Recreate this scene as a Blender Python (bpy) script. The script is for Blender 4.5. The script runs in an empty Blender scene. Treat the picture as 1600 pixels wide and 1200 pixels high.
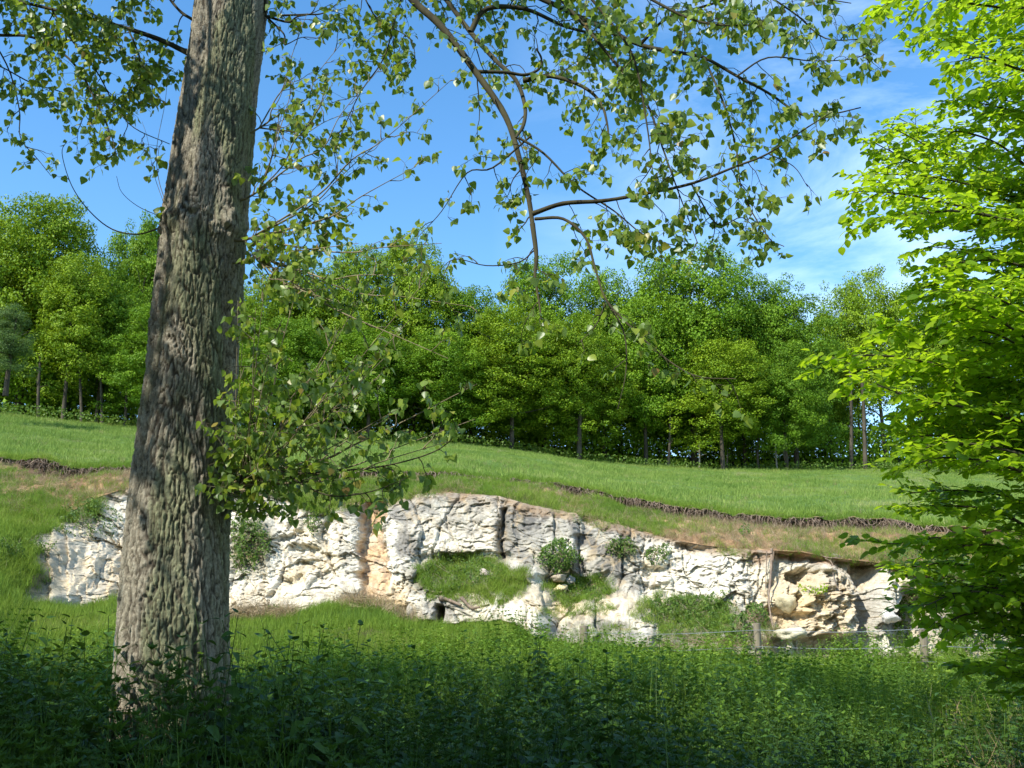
import bpy, math, random
import numpy as np
from mathutils import Matrix, Vector
rad = math.radians
SC = bpy.context.scene
COL = SC.collection
rng = np.random.default_rng(7)
random.seed(7)

# ------------------------------------------------------------------ camera, sky, sun, exposure
F, PITCH, EYE = 1570.0, rad(12.5), 1.6
cam_d = bpy.data.cameras.new("camera"); cam = bpy.data.objects.new("camera", cam_d); COL.objects.link(cam)
cam.location = (0, 0, EYE); cam.rotation_euler = (rad(90) + PITCH, 0, 0)
cam_d.sensor_width = 36; cam_d.lens = 36 * F / 1600; cam_d.clip_end = 3000; cam_d.clip_start = 0.05
SC.camera = cam
SUN_H = np.array([-0.70, -0.72]); SUN_H = SUN_H / np.linalg.norm(SUN_H)      # where the light comes from, seen from above
SUN_EL = rad(47)
SDIR = np.array([SUN_H[0] * math.cos(SUN_EL), SUN_H[1] * math.cos(SUN_EL), math.sin(SUN_EL)])
sd = bpy.data.lights.new("sun", 'SUN'); sun = bpy.data.objects.new("sun", sd); COL.objects.link(sun)
sd.energy = 5.0; sd.angle = rad(0.53); sd.color = (1.0, 0.95, 0.86)
sun.rotation_euler = Vector(SDIR).to_track_quat('Z', 'Y').to_euler()
world = bpy.data.worlds.new("World"); SC.world = world; world.use_nodes = True
wn, wl = world.node_tree.nodes, world.node_tree.links
wn.clear()
wo = wn.new("ShaderNodeOutputWorld"); wb = wn.new("ShaderNodeBackground"); sky = wn.new("ShaderNodeTexSky")
sky.sky_type = 'NISHITA'; sky.sun_disc = False; sky.sun_elevation = SUN_EL
sky.sun_rotation = math.atan2(SUN_H[0], SUN_H[1])
sky.air_density = 1.0; sky.dust_density = 0.1; sky.ozone_density = 2.0; sky.altitude = 0
tc = wn.new("ShaderNodeTexCoord"); mp = wn.new("ShaderNodeMapping"); mp.inputs['Scale'].default_value = (1.3, 1.3, 3.2)
mp.inputs['Rotation'].default_value = (0.0, 0.45, 0.5)
cn = wn.new("ShaderNodeTexNoise"); cn.inputs['Scale'].default_value = 2.6; cn.inputs['Detail'].default_value = 9; cn.inputs['Roughness'].default_value = 0.62
cn.inputs['Distortion'].default_value = 0.5
cr = wn.new("ShaderNodeMapRange"); cr.inputs['From Min'].default_value = 0.40; cr.inputs['From Max'].default_value = 0.78
cn2 = wn.new("ShaderNodeTexNoise"); cn2.inputs['Scale'].default_value = 1.0; cn2.inputs['Detail'].default_value = 3
mp2 = wn.new("ShaderNodeMapping"); mp2.inputs['Location'].default_value = (5.3, 0.2, 1.4)
cr2 = wn.new("ShaderNodeMapRange"); cr2.inputs['From Min'].default_value = 0.30; cr2.inputs['From Max'].default_value = 0.50
mm = wn.new("ShaderNodeMath"); mm.operation = 'MULTIPLY'
mx = wn.new("ShaderNodeMixRGB"); mx.inputs[2].default_value = (8., 9.8, 12.4, 1)
wl.new(tc.outputs['Generated'], mp.inputs[0]); wl.new(mp.outputs[0], cn.inputs['Vector']); wl.new(cn.outputs[0], cr.inputs[0])
wl.new(tc.outputs['Generated'], mp2.inputs[0]); wl.new(mp2.outputs[0], cn2.inputs['Vector']); wl.new(cn2.outputs[0], cr2.inputs[0])
wl.new(cr.outputs[0], mm.inputs[0]); wl.new(cr2.outputs[0], mm.inputs[1])
hs = wn.new('ShaderNodeHueSaturation'); hs.inputs['Saturation'].default_value = 1.25; hs.inputs['Value'].default_value = 1.5; hs.inputs['Hue'].default_value = .497; wl.new(sky.outputs[0], hs.inputs['Color'])
sx_ = wn.new('ShaderNodeSeparateXYZ'); wl.new(tc.outputs['Generated'], sx_.inputs[0]); cr3 = wn.new('ShaderNodeMapRange'); cr3.inputs['From Min'].default_value = -.02; cr3.inputs['From Max'].default_value = .36
wl.new(sx_.outputs['X'], cr3.inputs[0]); m3 = wn.new('ShaderNodeMath'); m3.operation = 'MULTIPLY'; wl.new(mm.outputs[0], m3.inputs[0]); wl.new(cr3.outputs[0], m3.inputs[1])
wl.new(m3.outputs[0], mx.inputs[0]); wl.new(hs.outputs[0], mx.inputs[1]); wl.new(mx.outputs[0], wb.inputs[0]); wl.new(wb.outputs[0], wo.inputs[0])
wb.inputs[1].default_value = 0.12
SC.view_settings.view_transform = 'Standard'; SC.view_settings.look = 'None'; SC.view_settings.gamma = 1
SC.view_settings.use_curve_mapping = False
SC.view_settings.exposure = 0.65
SC.render.engine = 'CYCLES'
SC.cycles.max_bounces = 8; SC.cycles.diffuse_bounces = 5; SC.cycles.glossy_bounces = 2; SC.cycles.transmission_bounces = 5
SC.cycles.transparent_max_bounces = 4; SC.cycles.use_denoising = True

# ------------------------------------------------------------------ geometry helpers
CP, SP = math.cos(PITCH), math.sin(PITCH)
def P(px, py, Y):
    """point seen at pixel (px, py) of the 1600x1200 photograph at ground distance Y"""
    px, py, Y = np.broadcast_arrays(np.asarray(px, float), np.asarray(py, float), np.asarray(Y, float))
    a = (px - 800) / F; b = -(py - 600) / F
    dy = CP - b * SP; dz = SP + b * CP
    return np.stack([a * Y / dy, Y, EYE + dz * Y / dy], -1)
def to_px(v):
    v = np.asarray(v, float); y = v[..., 1]; z = v[..., 2] - EYE
    d = y * CP + z * SP; u = -y * SP + z * CP
    return 800 + F * v[..., 0] / d, 600 - F * u / d, d
def hsh(*k):
    h = np.zeros(np.broadcast(*k).shape, np.uint64)
    for i, a in enumerate(k):
        h = h ^ (np.asarray(a).astype(np.int64).astype(np.uint64) * np.uint64([0x9E3779B185EBCA87, 0xC2B2AE3D27D4EB4F, 0x165667B19E3779F9, 0x27D4EB2F165667C5][i]))
        h = (h ^ (h >> np.uint64(29))) * np.uint64(0xBF58476D1CE4E5B9)
    h = h ^ (h >> np.uint64(32))
    return (h & np.uint64(0xFFFFFF)).astype(float) / 16777216.0
def vnoise(x, y, s=0):
    xi, yi = np.floor(x), np.floor(y); fx, fy = x - xi, y - yi
    fx = fx * fx * fx * (fx * (fx * 6 - 15) + 10); fy = fy * fy * fy * (fy * (fy * 6 - 15) + 10)
    a, b = hsh(xi, yi, s + xi * 0), hsh(xi + 1, yi, s + xi * 0); c, d = hsh(xi, yi + 1, s + xi * 0), hsh(xi + 1, yi + 1, s + xi * 0)
    return (a * (1 - fx) + b * fx) * (1 - fy) + (c * (1 - fx) + d * fx) * fy
def fbm(x, y, o=4, s=0, g=0.5):
    x = np.asarray(x, float); y = np.asarray(y, float)
    r = 0; a = 1; t = 0
    for i in range(o):
        r = r + a * vnoise(x * 2 ** i + 17.3 * i, y * 2 ** i - 9.1 * i, s + i); t += a; a *= g
    return r / t * 2 - 1
def voro(x, y, s=0, jit=0.9):
    """cell id random, F1, F2, vector to the cell point"""
    xi, yi = np.floor(x), np.floor(y)
    f1 = np.full(x.shape, 9.); f2 = np.full(x.shape, 9.); rid = np.zeros(x.shape); dx = np.zeros(x.shape); dy = np.zeros(x.shape); rid2 = np.zeros(x.shape)
    for i in (-1, 0, 1):
        for j in (-1, 0, 1):
            cx, cy = xi + i, yi + j; z = cx * 0
            qx = cx + 0.5 + jit * (hsh(cx, cy, z + s) - .5); qy = cy + 0.5 + jit * (hsh(cx, cy, z + s + 1) - .5)
            d = np.hypot(qx - x, qy - y); m = d < f1
            f2 = np.where(m, f1, np.minimum(f2, d)); f1 = np.where(m, d, f1)
            rid = np.where(m, hsh(cx, cy, z + s + 2), rid); rid2 = np.where(m, hsh(cx, cy, z + s + 3), rid2)
            dx = np.where(m, x - qx, dx); dy = np.where(m, y - qy, dy)
    return rid, rid2, f1, f2, dx, dy
def sstep(a, b, x):
    t = np.clip((x - a) / (b - a), 0, 1); return t * t * (3 - 2 * t)
def interp(tab, x):
    return np.interp(x, [t[0] for t in tab], [t[1] for t in tab])
def nrm(v):
    v = np.asarray(v, float); return v / (np.linalg.norm(v, axis=-1, keepdims=True) + 1e-12)

def make_mesh(name, V, Q=None, T=None, attrs=None, smooth=False, mats=()):
    me = bpy.data.meshes.new(name)
    V = np.asarray(V, np.float32)
    Q = np.zeros((0, 4), np.int32) if Q is None or len(Q) == 0 else np.asarray(Q, np.int32)
    T = np.zeros((0, 3), np.int32) if T is None or len(T) == 0 else np.asarray(T, np.int32)
    me.vertices.add(len(V)); me.vertices.foreach_set("co", V.ravel())
    nl = len(Q) * 4 + len(T) * 3
    me.loops.add(nl); me.polygons.add(len(Q) + len(T))
    me.loops.foreach_set("vertex_index", np.concatenate([Q.ravel(), T.ravel()]))
    me.polygons.foreach_set("loop_start", np.concatenate([np.arange(len(Q)) * 4, len(Q) * 4 + np.arange(len(T)) * 3]).astype(np.int32))
    if smooth: me.polygons.foreach_set("use_smooth", np.ones(len(Q) + len(T), bool))
    for k, a in (attrs or {}).items():
        a = np.asarray(a, np.float32)
        if a.ndim == 1:
            me.attributes.new(k, 'FLOAT', 'POINT').data.foreach_set("value", a)
        else:
            if a.shape[1] == 3: a = np.hstack([a, np.ones((len(a), 1), np.float32)])
            me.attributes.new(k, 'FLOAT_COLOR', 'POINT').data.foreach_set("color", a.ravel())
    for m in mats: me.materials.append(m)
    me.update(); me.validate()
    return me
def link(name, me, parent=None, loc=None, label=None, cat=None, group=None, kind=None):
    o = bpy.data.objects.new(name, me); COL.objects.link(o)
    if parent: o.parent = parent
    if loc is not None: o.location = loc
    return tag(o, label, cat, group, kind)
def tag(o, label=None, cat=None, group=None, kind=None):
    if label: o['label'] = label
    if cat: o['category'] = cat
    if group: o['group'] = group
    if kind: o['kind'] = kind
    return o
class Batch:
    def __init__(s): s.V, s.Q, s.T, s.A, s.n = [], [], [], [], 0
    def add(s, V, Q=None, T=None, a=None):
        V = np.asarray(V, float); s.V.append(V)
        if Q is not None and len(Q): s.Q.append(np.asarray(Q) + s.n)
        if T is not None and len(T): s.T.append(np.asarray(T) + s.n)
        s.A.append(np.full(len(V), 0.5) if a is None else np.broadcast_to(a, (len(V),)))
        s.n += len(V)
    def mesh(s, name, mat, smooth=False, offset=None):
        V = np.concatenate(s.V)
        if offset is not None: V = V - np.asarray(offset)
        return make_mesh(name, V, np.concatenate(s.Q) if s.Q else None, np.concatenate(s.T) if s.T else None,
                         {'var': np.concatenate(s.A)}, smooth, [mat])
def catmull(pts, per=5):
    p = np.asarray(pts, float)
    if len(p) < 3: return np.array([p[0] + (p[-1] - p[0]) * t for t in np.linspace(0, 1, per + 1)])
    e = np.vstack([2 * p[0] - p[1], p, 2 * p[-1] - p[-2]]); out = []
    for i in range(1, len(e) - 2):
        for t in np.linspace(0, 1, per, endpoint=False):
            a, b, c, d = e[i - 1], e[i], e[i + 1], e[i + 2]
            out.append(0.5 * (2 * b + (c - a) * t + (2 * a - 5 * b + 4 * c - d) * t * t + (3 * b - a - 3 * c + d) * t ** 3))
    out.append(p[-1]); return np.array(out)
def tube(B, path, r0, r1, sides=5, a=0.5, lump=0.0):
    path = np.asarray(path, float); n = len(path)
    t = np.gradient(path, axis=0); t = nrm(t)
    ref = np.array([0.31, 0.17, 0.93]) if abs(nrm(path[-1] - path[0])[2]) < 0.8 else np.array([0.9, 0.3, 0.1])
    u = nrm(np.cross(t, ref)); v = np.cross(t, u)
    r = r0 + (r1 - r0) * np.linspace(0, 1, n) ** 0.8
    if lump: r = r * (1 + lump * (rng.random(n) - .4))
    an = np.arange(sides) * 2 * math.pi / sides
    V = path[:, None] + r[:, None, None] * (np.cos(an)[None, :, None] * u[:, None] + np.sin(an)[None, :, None] * v[:, None])
    i = np.arange(n - 1)[:, None] * sides; j = np.arange(sides)[None]; k = (j + 1) % sides
    Q = np.stack([i + j, i + k, i + sides + k, i + sides + j], -1).reshape(-1, 4)
    B.add(V.reshape(-1, 3), Q, None, a)
def leaf_tpl(shape, fold=0.12, curl=0.08):
    """leaf outline of unit length along +Y: midrib and two halves"""
    L = [(0, 0, 0)] + [(-w, y, fold * w * 2 - curl * y * y) for w, y in shape] + [(0, 1, -curl)] + [(w, y, fold * w * 2 - curl * y * y) for w, y in shape[::-1]] + [(0, .5, -curl * .25)]
    n = len(shape); M = len(L) - 1; ring = list(range(M))
    T = [(ring[i], M, ring[(i + 1) % M]) for i in range(M)]
    return np.array(L, float), np.array(T)
POPLAR = leaf_tpl([(.30, .02), (.47, .16), (.44, .38), (.24, .70)])
BEECH = leaf_tpl([(.20, .12), (.32, .35), (.30, .62), (.14, .87)], .1, .12)
NETTLE = leaf_tpl([(.24, .06), (.30, .25), (.20, .6)], .1, .25)
RHOMB = (np.array([(0, 0, 0), (-.36, .5, .1), (0, 1, -.08), (.36, .5, .1)], float), np.array([(0, 1, 2), (0, 2, 3)]))
def add_leaves(B, tpl, pos, d, n, size, var):
    V, T = tpl; pos = np.asarray(pos, float); d = nrm(d); n = np.asarray(n, float)
    x = nrm(np.cross(d, n)); z = np.cross(x, d)
    size = np.asarray(size, float)[:, None, None]
    W = pos[:, None] + size * (V[None, :, 0:1] * x[:, None] + V[None, :, 1:2] * d[:, None] + V[None, :, 2:3] * z[:, None])
    N = len(pos); TT = T[None] + (np.arange(N) * len(V))[:, None, None]
    B.add(W.reshape(-1, 3), None, TT.reshape(-1, 3), np.repeat(np.asarray(var, float), len(V)))
def rdir(n=None):
    v = rng.normal(size=(3,) if n is None else (n, 3)); return nrm(v)

# ------------------------------------------------------------------ materials
def mat(name):
    m = bpy.data.materials.new(name); m.use_nodes = True; nt = m.node_tree; nt.nodes.clear()
    out = nt.nodes.new("ShaderNodeOutputMaterial"); return m, nt.nodes, nt.links, out
def ramp(N, stops):
    r = N.new("ShaderNodeValToRGB"); e = r.color_ramp.elements
    while len(e) < len(stops): e.new(0.5)
    for i, (p, c) in enumerate(stops): e[i].position = p; e[i].color = (*c, 1)
    return r
def leaf_mat(name, stops, trans=0.45, tcol=(0.5, 0.75, 0.04), rough=0.45, spec=0.35, wnoise=0.0, tgain=1.0):
    """leaf: diffuse and gloss mixed with light passing through; colour differs from leaf to leaf"""
    m, N, L, out = mat(name)
    at = N.new("ShaderNodeAttribute"); at.attribute_name = 'var'
    oi = N.new("ShaderNodeObjectInfo"); ad = N.new("ShaderNodeMath"); ad.operation = 'ADD'
    L.new(at.outputs['Fac'], ad.inputs[0]); L.new(oi.outputs['Random'], ad.inputs[1])
    fr = N.new("ShaderNodeMath"); fr.operation = 'FRACT'; L.new(ad.outputs[0], fr.inputs[0]); src = fr.outputs[0]
    if wnoise:
        g = N.new("ShaderNodeNewGeometry"); ns = N.new("ShaderNodeTexNoise"); ns.inputs['Scale'].default_value = wnoise; ns.inputs['Detail'].default_value = 4
        L.new(g.outputs['Position'], ns.inputs['Vector'])
        mr = N.new("ShaderNodeMapRange"); mr.inputs['From Min'].default_value = .32; mr.inputs['From Max'].default_value = .68
        L.new(ns.outputs[0], mr.inputs[0])
        mi = N.new("ShaderNodeMath"); mi.operation = 'MULTIPLY_ADD'; mi.inputs[1].default_value = 0.4; L.new(src, mi.inputs[0])
        m2 = N.new("ShaderNodeMath"); m2.operation = 'MULTIPLY'; m2.inputs[1].default_value = 0.6; L.new(mr.outputs[0], m2.inputs[0]); L.new(m2.outputs[0], mi.inputs[2])
        src = mi.outputs[0]
    r = ramp(N, stops); L.new(src, r.inputs[0])
    p = N.new("ShaderNodeBsdfPrincipled"); p.inputs['Roughness'].default_value = rough; p.inputs['Specular IOR Level'].default_value = spec
    L.new(r.outputs[0], p.inputs['Base Color'])
    t = N.new("ShaderNodeBsdfTranslucent"); mc = N.new("ShaderNodeMixRGB"); mc.inputs[0].default_value = 0.5; mc.inputs[2].default_value = (*[c * .35 * tgain for c in tcol], 1)
    L.new(r.outputs[0], mc.inputs[1]); L.new(mc.outputs[0], t.inputs[0])
    ms = N.new("ShaderNodeMixShader"); ms.inputs[0].default_value = trans
    L.new(p.outputs[0], ms.inputs[1]); L.new(t.outputs[0], ms.inputs[2]); L.new(ms.outputs[0], out.inputs[0])
    return m
def wood_mat(name, c0, c1, scale=8, bump=0.3, rough=0.9, stretch=(1, 1, .25)):
    m, N, L, out = mat(name)
    g = N.new("ShaderNodeNewGeometry"); mpn = N.new("ShaderNodeMapping"); mpn.inputs['Scale'].default_value = stretch
    n = N.new("ShaderNodeTexNoise"); n.inputs['Scale'].default_value = scale; n.inputs['Detail'].default_value = 6; n.inputs['Roughness'].default_value = .65
    L.new(g.outputs['Position'], mpn.inputs[0]); L.new(mpn.outputs[0], n.inputs['Vector'])
    r = ramp(N, [(0.3, c0), (0.7, c1)]); L.new(n.outputs[0], r.inputs[0])
    p = N.new("ShaderNodeBsdfPrincipled"); p.inputs['Roughness'].default_value = rough; p.inputs['Specular IOR Level'].default_value = .2
    b = N.new("ShaderNodeBump"); b.inputs['Strength'].default_value = bump; b.inputs['Distance'].default_value = .01
    L.new(n.outputs[0], b.inputs['Height']); L.new(b.outputs[0], p.inputs['Normal']); L.new(r.outputs[0], p.inputs['Base Color']); L.new(p.outputs[0], out.inputs[0])
    return m
def vcol_mat(name, fine=30, amp=0.35, bump=0.5, dist=0.02, rough=0.95):
    """colour laid down per vertex (what the surface is made of) with fine procedural grain and relief"""
    m, N, L, out = mat(name)
    at = N.new("ShaderNodeAttribute"); at.attribute_name = 'col'
    g = N.new("ShaderNodeNewGeometry"); n = N.new("ShaderNodeTexNoise"); n.inputs['Scale'].default_value = fine; n.inputs['Detail'].default_value = 8; n.inputs['Roughness'].default_value = .7
    L.new(g.outputs['Position'], n.inputs['Vector'])
    mr = N.new("ShaderNodeMapRange"); mr.inputs['From Min'].default_value = .25; mr.inputs['From Max'].default_value = .75
    mr.inputs['To Min'].default_value = 1 - amp; mr.inputs['To Max'].default_value = 1 + amp * .6
    L.new(n.outputs[0], mr.inputs[0])
    mu = N.new("ShaderNodeVectorMath"); mu.operation = 'SCALE'; L.new(at.outputs['Color'], mu.inputs[0]); L.new(mr.outputs[0], mu.inputs['Scale'])
    p = N.new("ShaderNodeBsdfPrincipled"); p.inputs['Roughness'].default_value = rough; p.inputs['Specular IOR Level'].default_value = .15
    n2 = N.new("ShaderNodeTexNoise"); n2.inputs['Scale'].default_value = fine * .5; n2.inputs['Detail'].default_value = 10; n2.inputs['Roughness'].default_value = .75
    L.new(g.outputs['Position'], n2.inputs['Vector'])
    b = N.new("ShaderNodeBump"); b.inputs['Strength'].default_value = bump; b.inputs['Distance'].default_value = dist
    L.new(n2.outputs[0], b.inputs['Height']); L.new(b.outputs[0], p.inputs['Normal']); L.new(mu.outputs[0], p.inputs['Base Color']); L.new(p.outputs[0], out.inputs[0])
    return m

M_POP = leaf_mat("poplar_leaf", [(0, (.10, .17, .04)), (.5, (.15, .24, .05)), (.8, (.22, .31, .04)), (.95, (.30, .36, .04)), (1, (.26, .15, .05))], .45, (.55, .78, .03), .38, .45, tgain=2.1)
M_BEE = leaf_mat("beech_leaf", [(0, (.11, .22, .012)), (.5, (.18, .32, .015)), (1, (.28, .41, .02))], .6, (.66, .92, .02), .45, .3, tgain=2.9)
M_FOR = [leaf_mat("woodland_leaf_a", [(0, (.08, .165, .009)), (.5, (.125, .245, .012)), (1, (.20, .33, .016))], .27, (.5, .8, .03), .55, .2, tgain=1.5),
         leaf_mat("woodland_leaf_b", [(0, (.11, .195, .009)), (.5, (.165, .275, .012)), (1, (.25, .36, .016))], .27, (.6, .8, .02), .55, .2, tgain=1.5),
         leaf_mat("woodland_leaf_c", [(0, (.06, .12, .03)), (.5, (.10, .18, .045)), (1, (.16, .24, .06))], .4, (.4, .6, .1), .5, .3)]
M_HERB = leaf_mat("herb_leaf", [(0, (.07, .15, .012)), (.5, (.13, .24, .018)), (1, (.27, .37, .035))], .38, (.35, .6, .04), .5, .3, wnoise=.7)  # leaf colour raised to paint sunlight into the strip before the fence
M_HERB_SHADED = leaf_mat('herb_leaf_painted_shade', [(0, (.025, .065, .010)), (.5, (.05, .115, .012)), (1, (.11, .19, .02))], .25, (.3, .5, .04), .5, .25, wnoise=.7)  # herb leaf darkened, so foreground shade is painted into its colour
M_GRASS = leaf_mat("grass_blade", [(0, (.11, .20, .03)), (.45, (.19, .31, .035)), (.8, (.27, .37, .05)), (1, (.38, .38, .14))], .45, (.45, .6, .06), .6, .2, wnoise=.5)
M_MEAD = leaf_mat("meadow_blade", [(0, (.12, .21, .04)), (.4, (.20, .31, .055)), (.75, (.29, .38, .08)), (1, (.42, .41, .18))], .4, (.42, .6, .09), .6, .2, wnoise=.35)
M_STRAW = leaf_mat("dry_straw", [(0, (.22, .15, .08)), (.5, (.36, .27, .15)), (1, (.46, .38, .24))], .2, (.5, .4, .2), .8, .1)
M_SHRUB = leaf_mat("shrub_leaf", [(0, (.045, .10, .015)), (.5, (.085, .16, .02)), (1, (.15, .23, .03))], .35, (.4, .6, .05), .5, .3)
M_TWIG = wood_mat("dark_twig", (.03, .026, .016), (.075, .07, .035), 12, .3)
M_TWIGP = wood_mat("pale_twig", (.13, .11, .06), (.28, .24, .15), 12, .3)
M_WOOD = wood_mat("woodland_bark", (.03, .026, .018), (.10, .085, .06), 3, .6)
M_PALE = wood_mat("pale_stem_bark", (.22, .19, .14), (.42, .38, .30), 6, .4)
M_POST = wood_mat("weathered_post", (.12, .10, .07), (.27, .23, .16), 14, .5, stretch=(1, 1, .12))
M_ROOT = wood_mat("root_bark", (.10, .075, .055), (.32, .24, .17), 14, .4)
M_STEM = wood_mat("herb_stem", (.06, .10, .025), (.12, .16, .05), 20, .1)
M_ROCK = vcol_mat("chalk_rock", 9, .42, .9, .08)
M_SOIL = vcol_mat("bank_soil", 22, .45, .9, .05)
M_GROUND = vcol_mat("ground_soil", 9, .5, .6, .04)
m, N, L, out = mat("wire_metal"); p = N.new("ShaderNodeBsdfPrincipled"); p.inputs['Metallic'].default_value = .8; p.inputs['Roughness'].default_value = .45; p.inputs['Base Color'].default_value = (.5, .5, .5, 1); L.new(p.outputs[0], out.inputs[0]); M_WIRE = m
m, N, L, out = mat("turquoise_plastic"); p = N.new("ShaderNodeBsdfPrincipled"); p.inputs['Roughness'].default_value = .5; p.inputs['Base Color'].default_value = (.02, .34, .30, 1)
n = N.new("ShaderNodeTexNoise"); n.inputs['Scale'].default_value = 9; b = N.new("ShaderNodeBump"); b.inputs['Strength'].default_value = .5; L.new(n.outputs[0], b.inputs['Height']); L.new(b.outputs[0], p.inputs['Normal']); L.new(p.outputs[0], out.inputs[0]); M_TURQ = m

# ------------------------------------------------------------------ terrain contours (photo x -> photo y, distance)
BASE = [(-900, 860), (-100, 895), (0, 905), (60, 945), (150, 952), (200, 935), (360, 968), (460, 965), (520, 948), (600, 948), (640, 972), (700, 978), (780, 972), (820, 985), (850, 1005), (1000, 1015), (1200, 1030), (1450, 1030), (1600, 1035), (2400, 1050)]
BASEY = [(-900, 21), (0, 20), (200, 23), (360, 24), (560, 24), (620, 23.5), (800, 23), (1000, 22.3), (1200, 21.5), (1450, 21), (1600, 20.5), (2400, 19)]
TOP = [(-900, 770), (-60, 800), (0, 792), (60, 800), (110, 800), (150, 778), (200, 762), (300, 765), (360, 768), (420, 760), (500, 790), (540, 780), (565, 785), (602, 782), (650, 772), (700, 770), (780, 775), (830, 790), (900, 802), (960, 818), (1000, 830), (1060, 845), (1100, 852), (1160, 858), (1250, 862), (1300, 872), (1400, 882), (1450, 898), (1600, 910), (2400, 940)]
TOPY = [(-900, 26), (0, 24), (100, 24.2), (200, 25.5), (360, 26), (560, 26), (800, 25.2), (1000, 24.6), (1200, 23.6), (1450, 22.8), (1600, 22.3), (2400, 21)]
LIP = [(-900, 690), (0, 712), (60, 717), (110, 728), (210, 728), (380, 733), (500, 738), (640, 737), (720, 741), (820, 752), (900, 762), (960, 774), (1050, 790), (1150, 803), (1250, 810), (1380, 810), (1450, 818), (1600, 832), (2400, 880)]
LIPY = [(-900, 31), (0, 28.5), (200, 29), (560, 30), (800, 30), (1000, 29), (1250, 27.5), (1600, 26), (2400, 25)]
BACK = [(-900, 600), (-200, 636), (0, 648), (210, 668), (380, 683), (540, 688), (720, 692), (800, 702), (900, 716), (1000, 727), (1130, 735), (1250, 733), (1400, 733), (1450, 736), (1600, 746), (2400, 790)]
BACKY = [(-900, 56), (0, 62), (400, 68), (800, 74), (1200, 78), (1600, 80), (2400, 80)]
def base_z(px): return P(px, interp(BASE, px), interp(BASEY, px))[..., 2]
def ground_z(x, y):
    x = np.asarray(x, float); y = np.asarray(y, float)
    ys = np.maximum(y, 1.0)
    px = np.clip(800 + F * x / (ys * 1.0), -900, 2400)
    by = interp(BASEY, px); bz = base_z(px) - 0.12
    y0 = interp([(-900, 9), (0, 9), (200, 11), (400, 15), (800, 16.5), (2400, 16.5)], px)
    t = np.clip((y - y0) / (by - y0), 0, 1); t = t * t * (3 - 2 * t)
    z0 = .10 + .15 * (1 - sstep(0., 4., x)) * sstep(9, 13, y) + .27 * (1 - sstep(8.0, 12.5, y)) * (1 - sstep(1., 4., x)) + 0.10 * fbm(x * .35, y * .35, 3, 5) + 0.03 * fbm(x * 1.7, y * 1.7, 2, 6)
    far = sstep(60, 300, np.hypot(x, y)) * -8
    return z0 * (1 - t * .5) + bz * t + far
# ground: one sheet out to the horizon, finer near the viewpoint
def axis(lo, hi, fine_lo, fine_hi, step):
    a = list(np.arange(fine_lo, fine_hi + 1e-6, step)); s = step
    while a[-1] < hi: s *= 1.25; a.append(a[-1] + s)
    s = step
    while a[0] > lo: s *= 1.25; a.insert(0, a[0] - s)
    return np.array(a)
gx, gy = np.meshgrid(axis(-900, 900, -16, 16, .2), axis(-900, 900, -2, 25, .2), indexing='ij')
gz = ground_z(gx, gy)
nx, ny = gx.shape
def grid_faces(nx, ny):
    i, j = np.meshgrid(np.arange(nx - 1), np.arange(ny - 1), indexing='ij'); a = i * ny + j
    return np.stack([a, a + ny, a + ny + 1, a + 1], -1).reshape(-1, 4)
gn = fbm(gx * .6, gy * .6, 4, 11)[..., None]
gc = np.where(gn > 0, np.array([.055, .075, .022]), np.array([.075, .06, .032])) * (1 + .3 * gn)
link("ground", make_mesh("ground", np.stack([gx, gy, gz], -1).reshape(-1, 3), grid_faces(nx, ny), None, {'col': gc.reshape(-1, 3)}, True, [M_GROUND]), kind='structure')

# ------------------------------------------------------------------ quarry face
cols = np.concatenate([np.arange(-900, -60, 20), np.arange(-60, 1660, 1.7), np.arange(1660, 2400, 20)])
NR = 270
tt = np.linspace(0, 1, NR)
CX, TT = np.meshgrid(cols, tt, indexing='ij')
PY = interp(BASE, CX) * (1 - TT) + interp(TOP, CX) * TT
PY = PY + (TT < .001) * 14
def ell(px, py, cx, cy, rx, ry, soft=.35):
    d = np.hypot((px - cx) / rx, (py - cy) / ry)
    d = d + .22 * fbm(px * .035, py * .035, 3, 21)
    return 1 - sstep(1 - soft, 1 + soft, d)
def box(px, py, x0, x1, y0, y1, s=5, wob=12):
    px = px + wob * fbm(px * .03, py * .05, 4, 31); py = py + wob * fbm(px * .04, py * .03, 4, 33); s = s * 1.6
    return sstep(x0 - s, x0 + s, px) * (1 - sstep(x1 - s, x1 + s, px)) * sstep(y0 - s, y0 + s, py) * (1 - sstep(y1 - s, y1 + s, py))
Y0 = interp(BASEY, CX) * (1 - TT) + interp(TOPY, CX) * TT
mx_, mz_ = (CX - 800) / F * 24, (948 - PY) / F * 24                     # metres across and up the face
wx, wz = mx_ + .22 * fbm(mx_ * 1.1, mz_ * 1.1, 3, 41), mz_ + .22 * fbm(mx_ * 1.1, mz_ * 1.1, 3, 43)
hard = .35 + .65 * sstep(-.25, .25, fbm(mx_ * .45, mz_ * .45, 3, 47))
out_ = np.zeros_like(CX)                                                 # metres towards the viewer
for sc, amp, s in ((.75, .30, 51), (2.2, .20, 55), (5.5, .13, 59), (11., .07, 63)):
    r1, r2, f1, f2, dx, dy = voro(wx * sc, wz * sc * 1.15, s)
    tilt = (r1 - .5) * dx + (r2 - .5) * dy - .25 * dy
    out_ += amp * hard * ((r2 - .5) * .9 + tilt * 1.6) - amp * .12 * (1 - sstep(0, .08, f2 - f1)) * hard * (s < 60)
out_ += .22 * fbm(mx_ * .7, mz_ * .7, 4, 67) + .10 * fbm(mx_ * 4 + wz, mz_ * 4.5, 5, 69, .68)
rough_ = sstep(-.15, .3, fbm(mx_ * .6 + 9, mz_ * .8, 3, 68))
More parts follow.
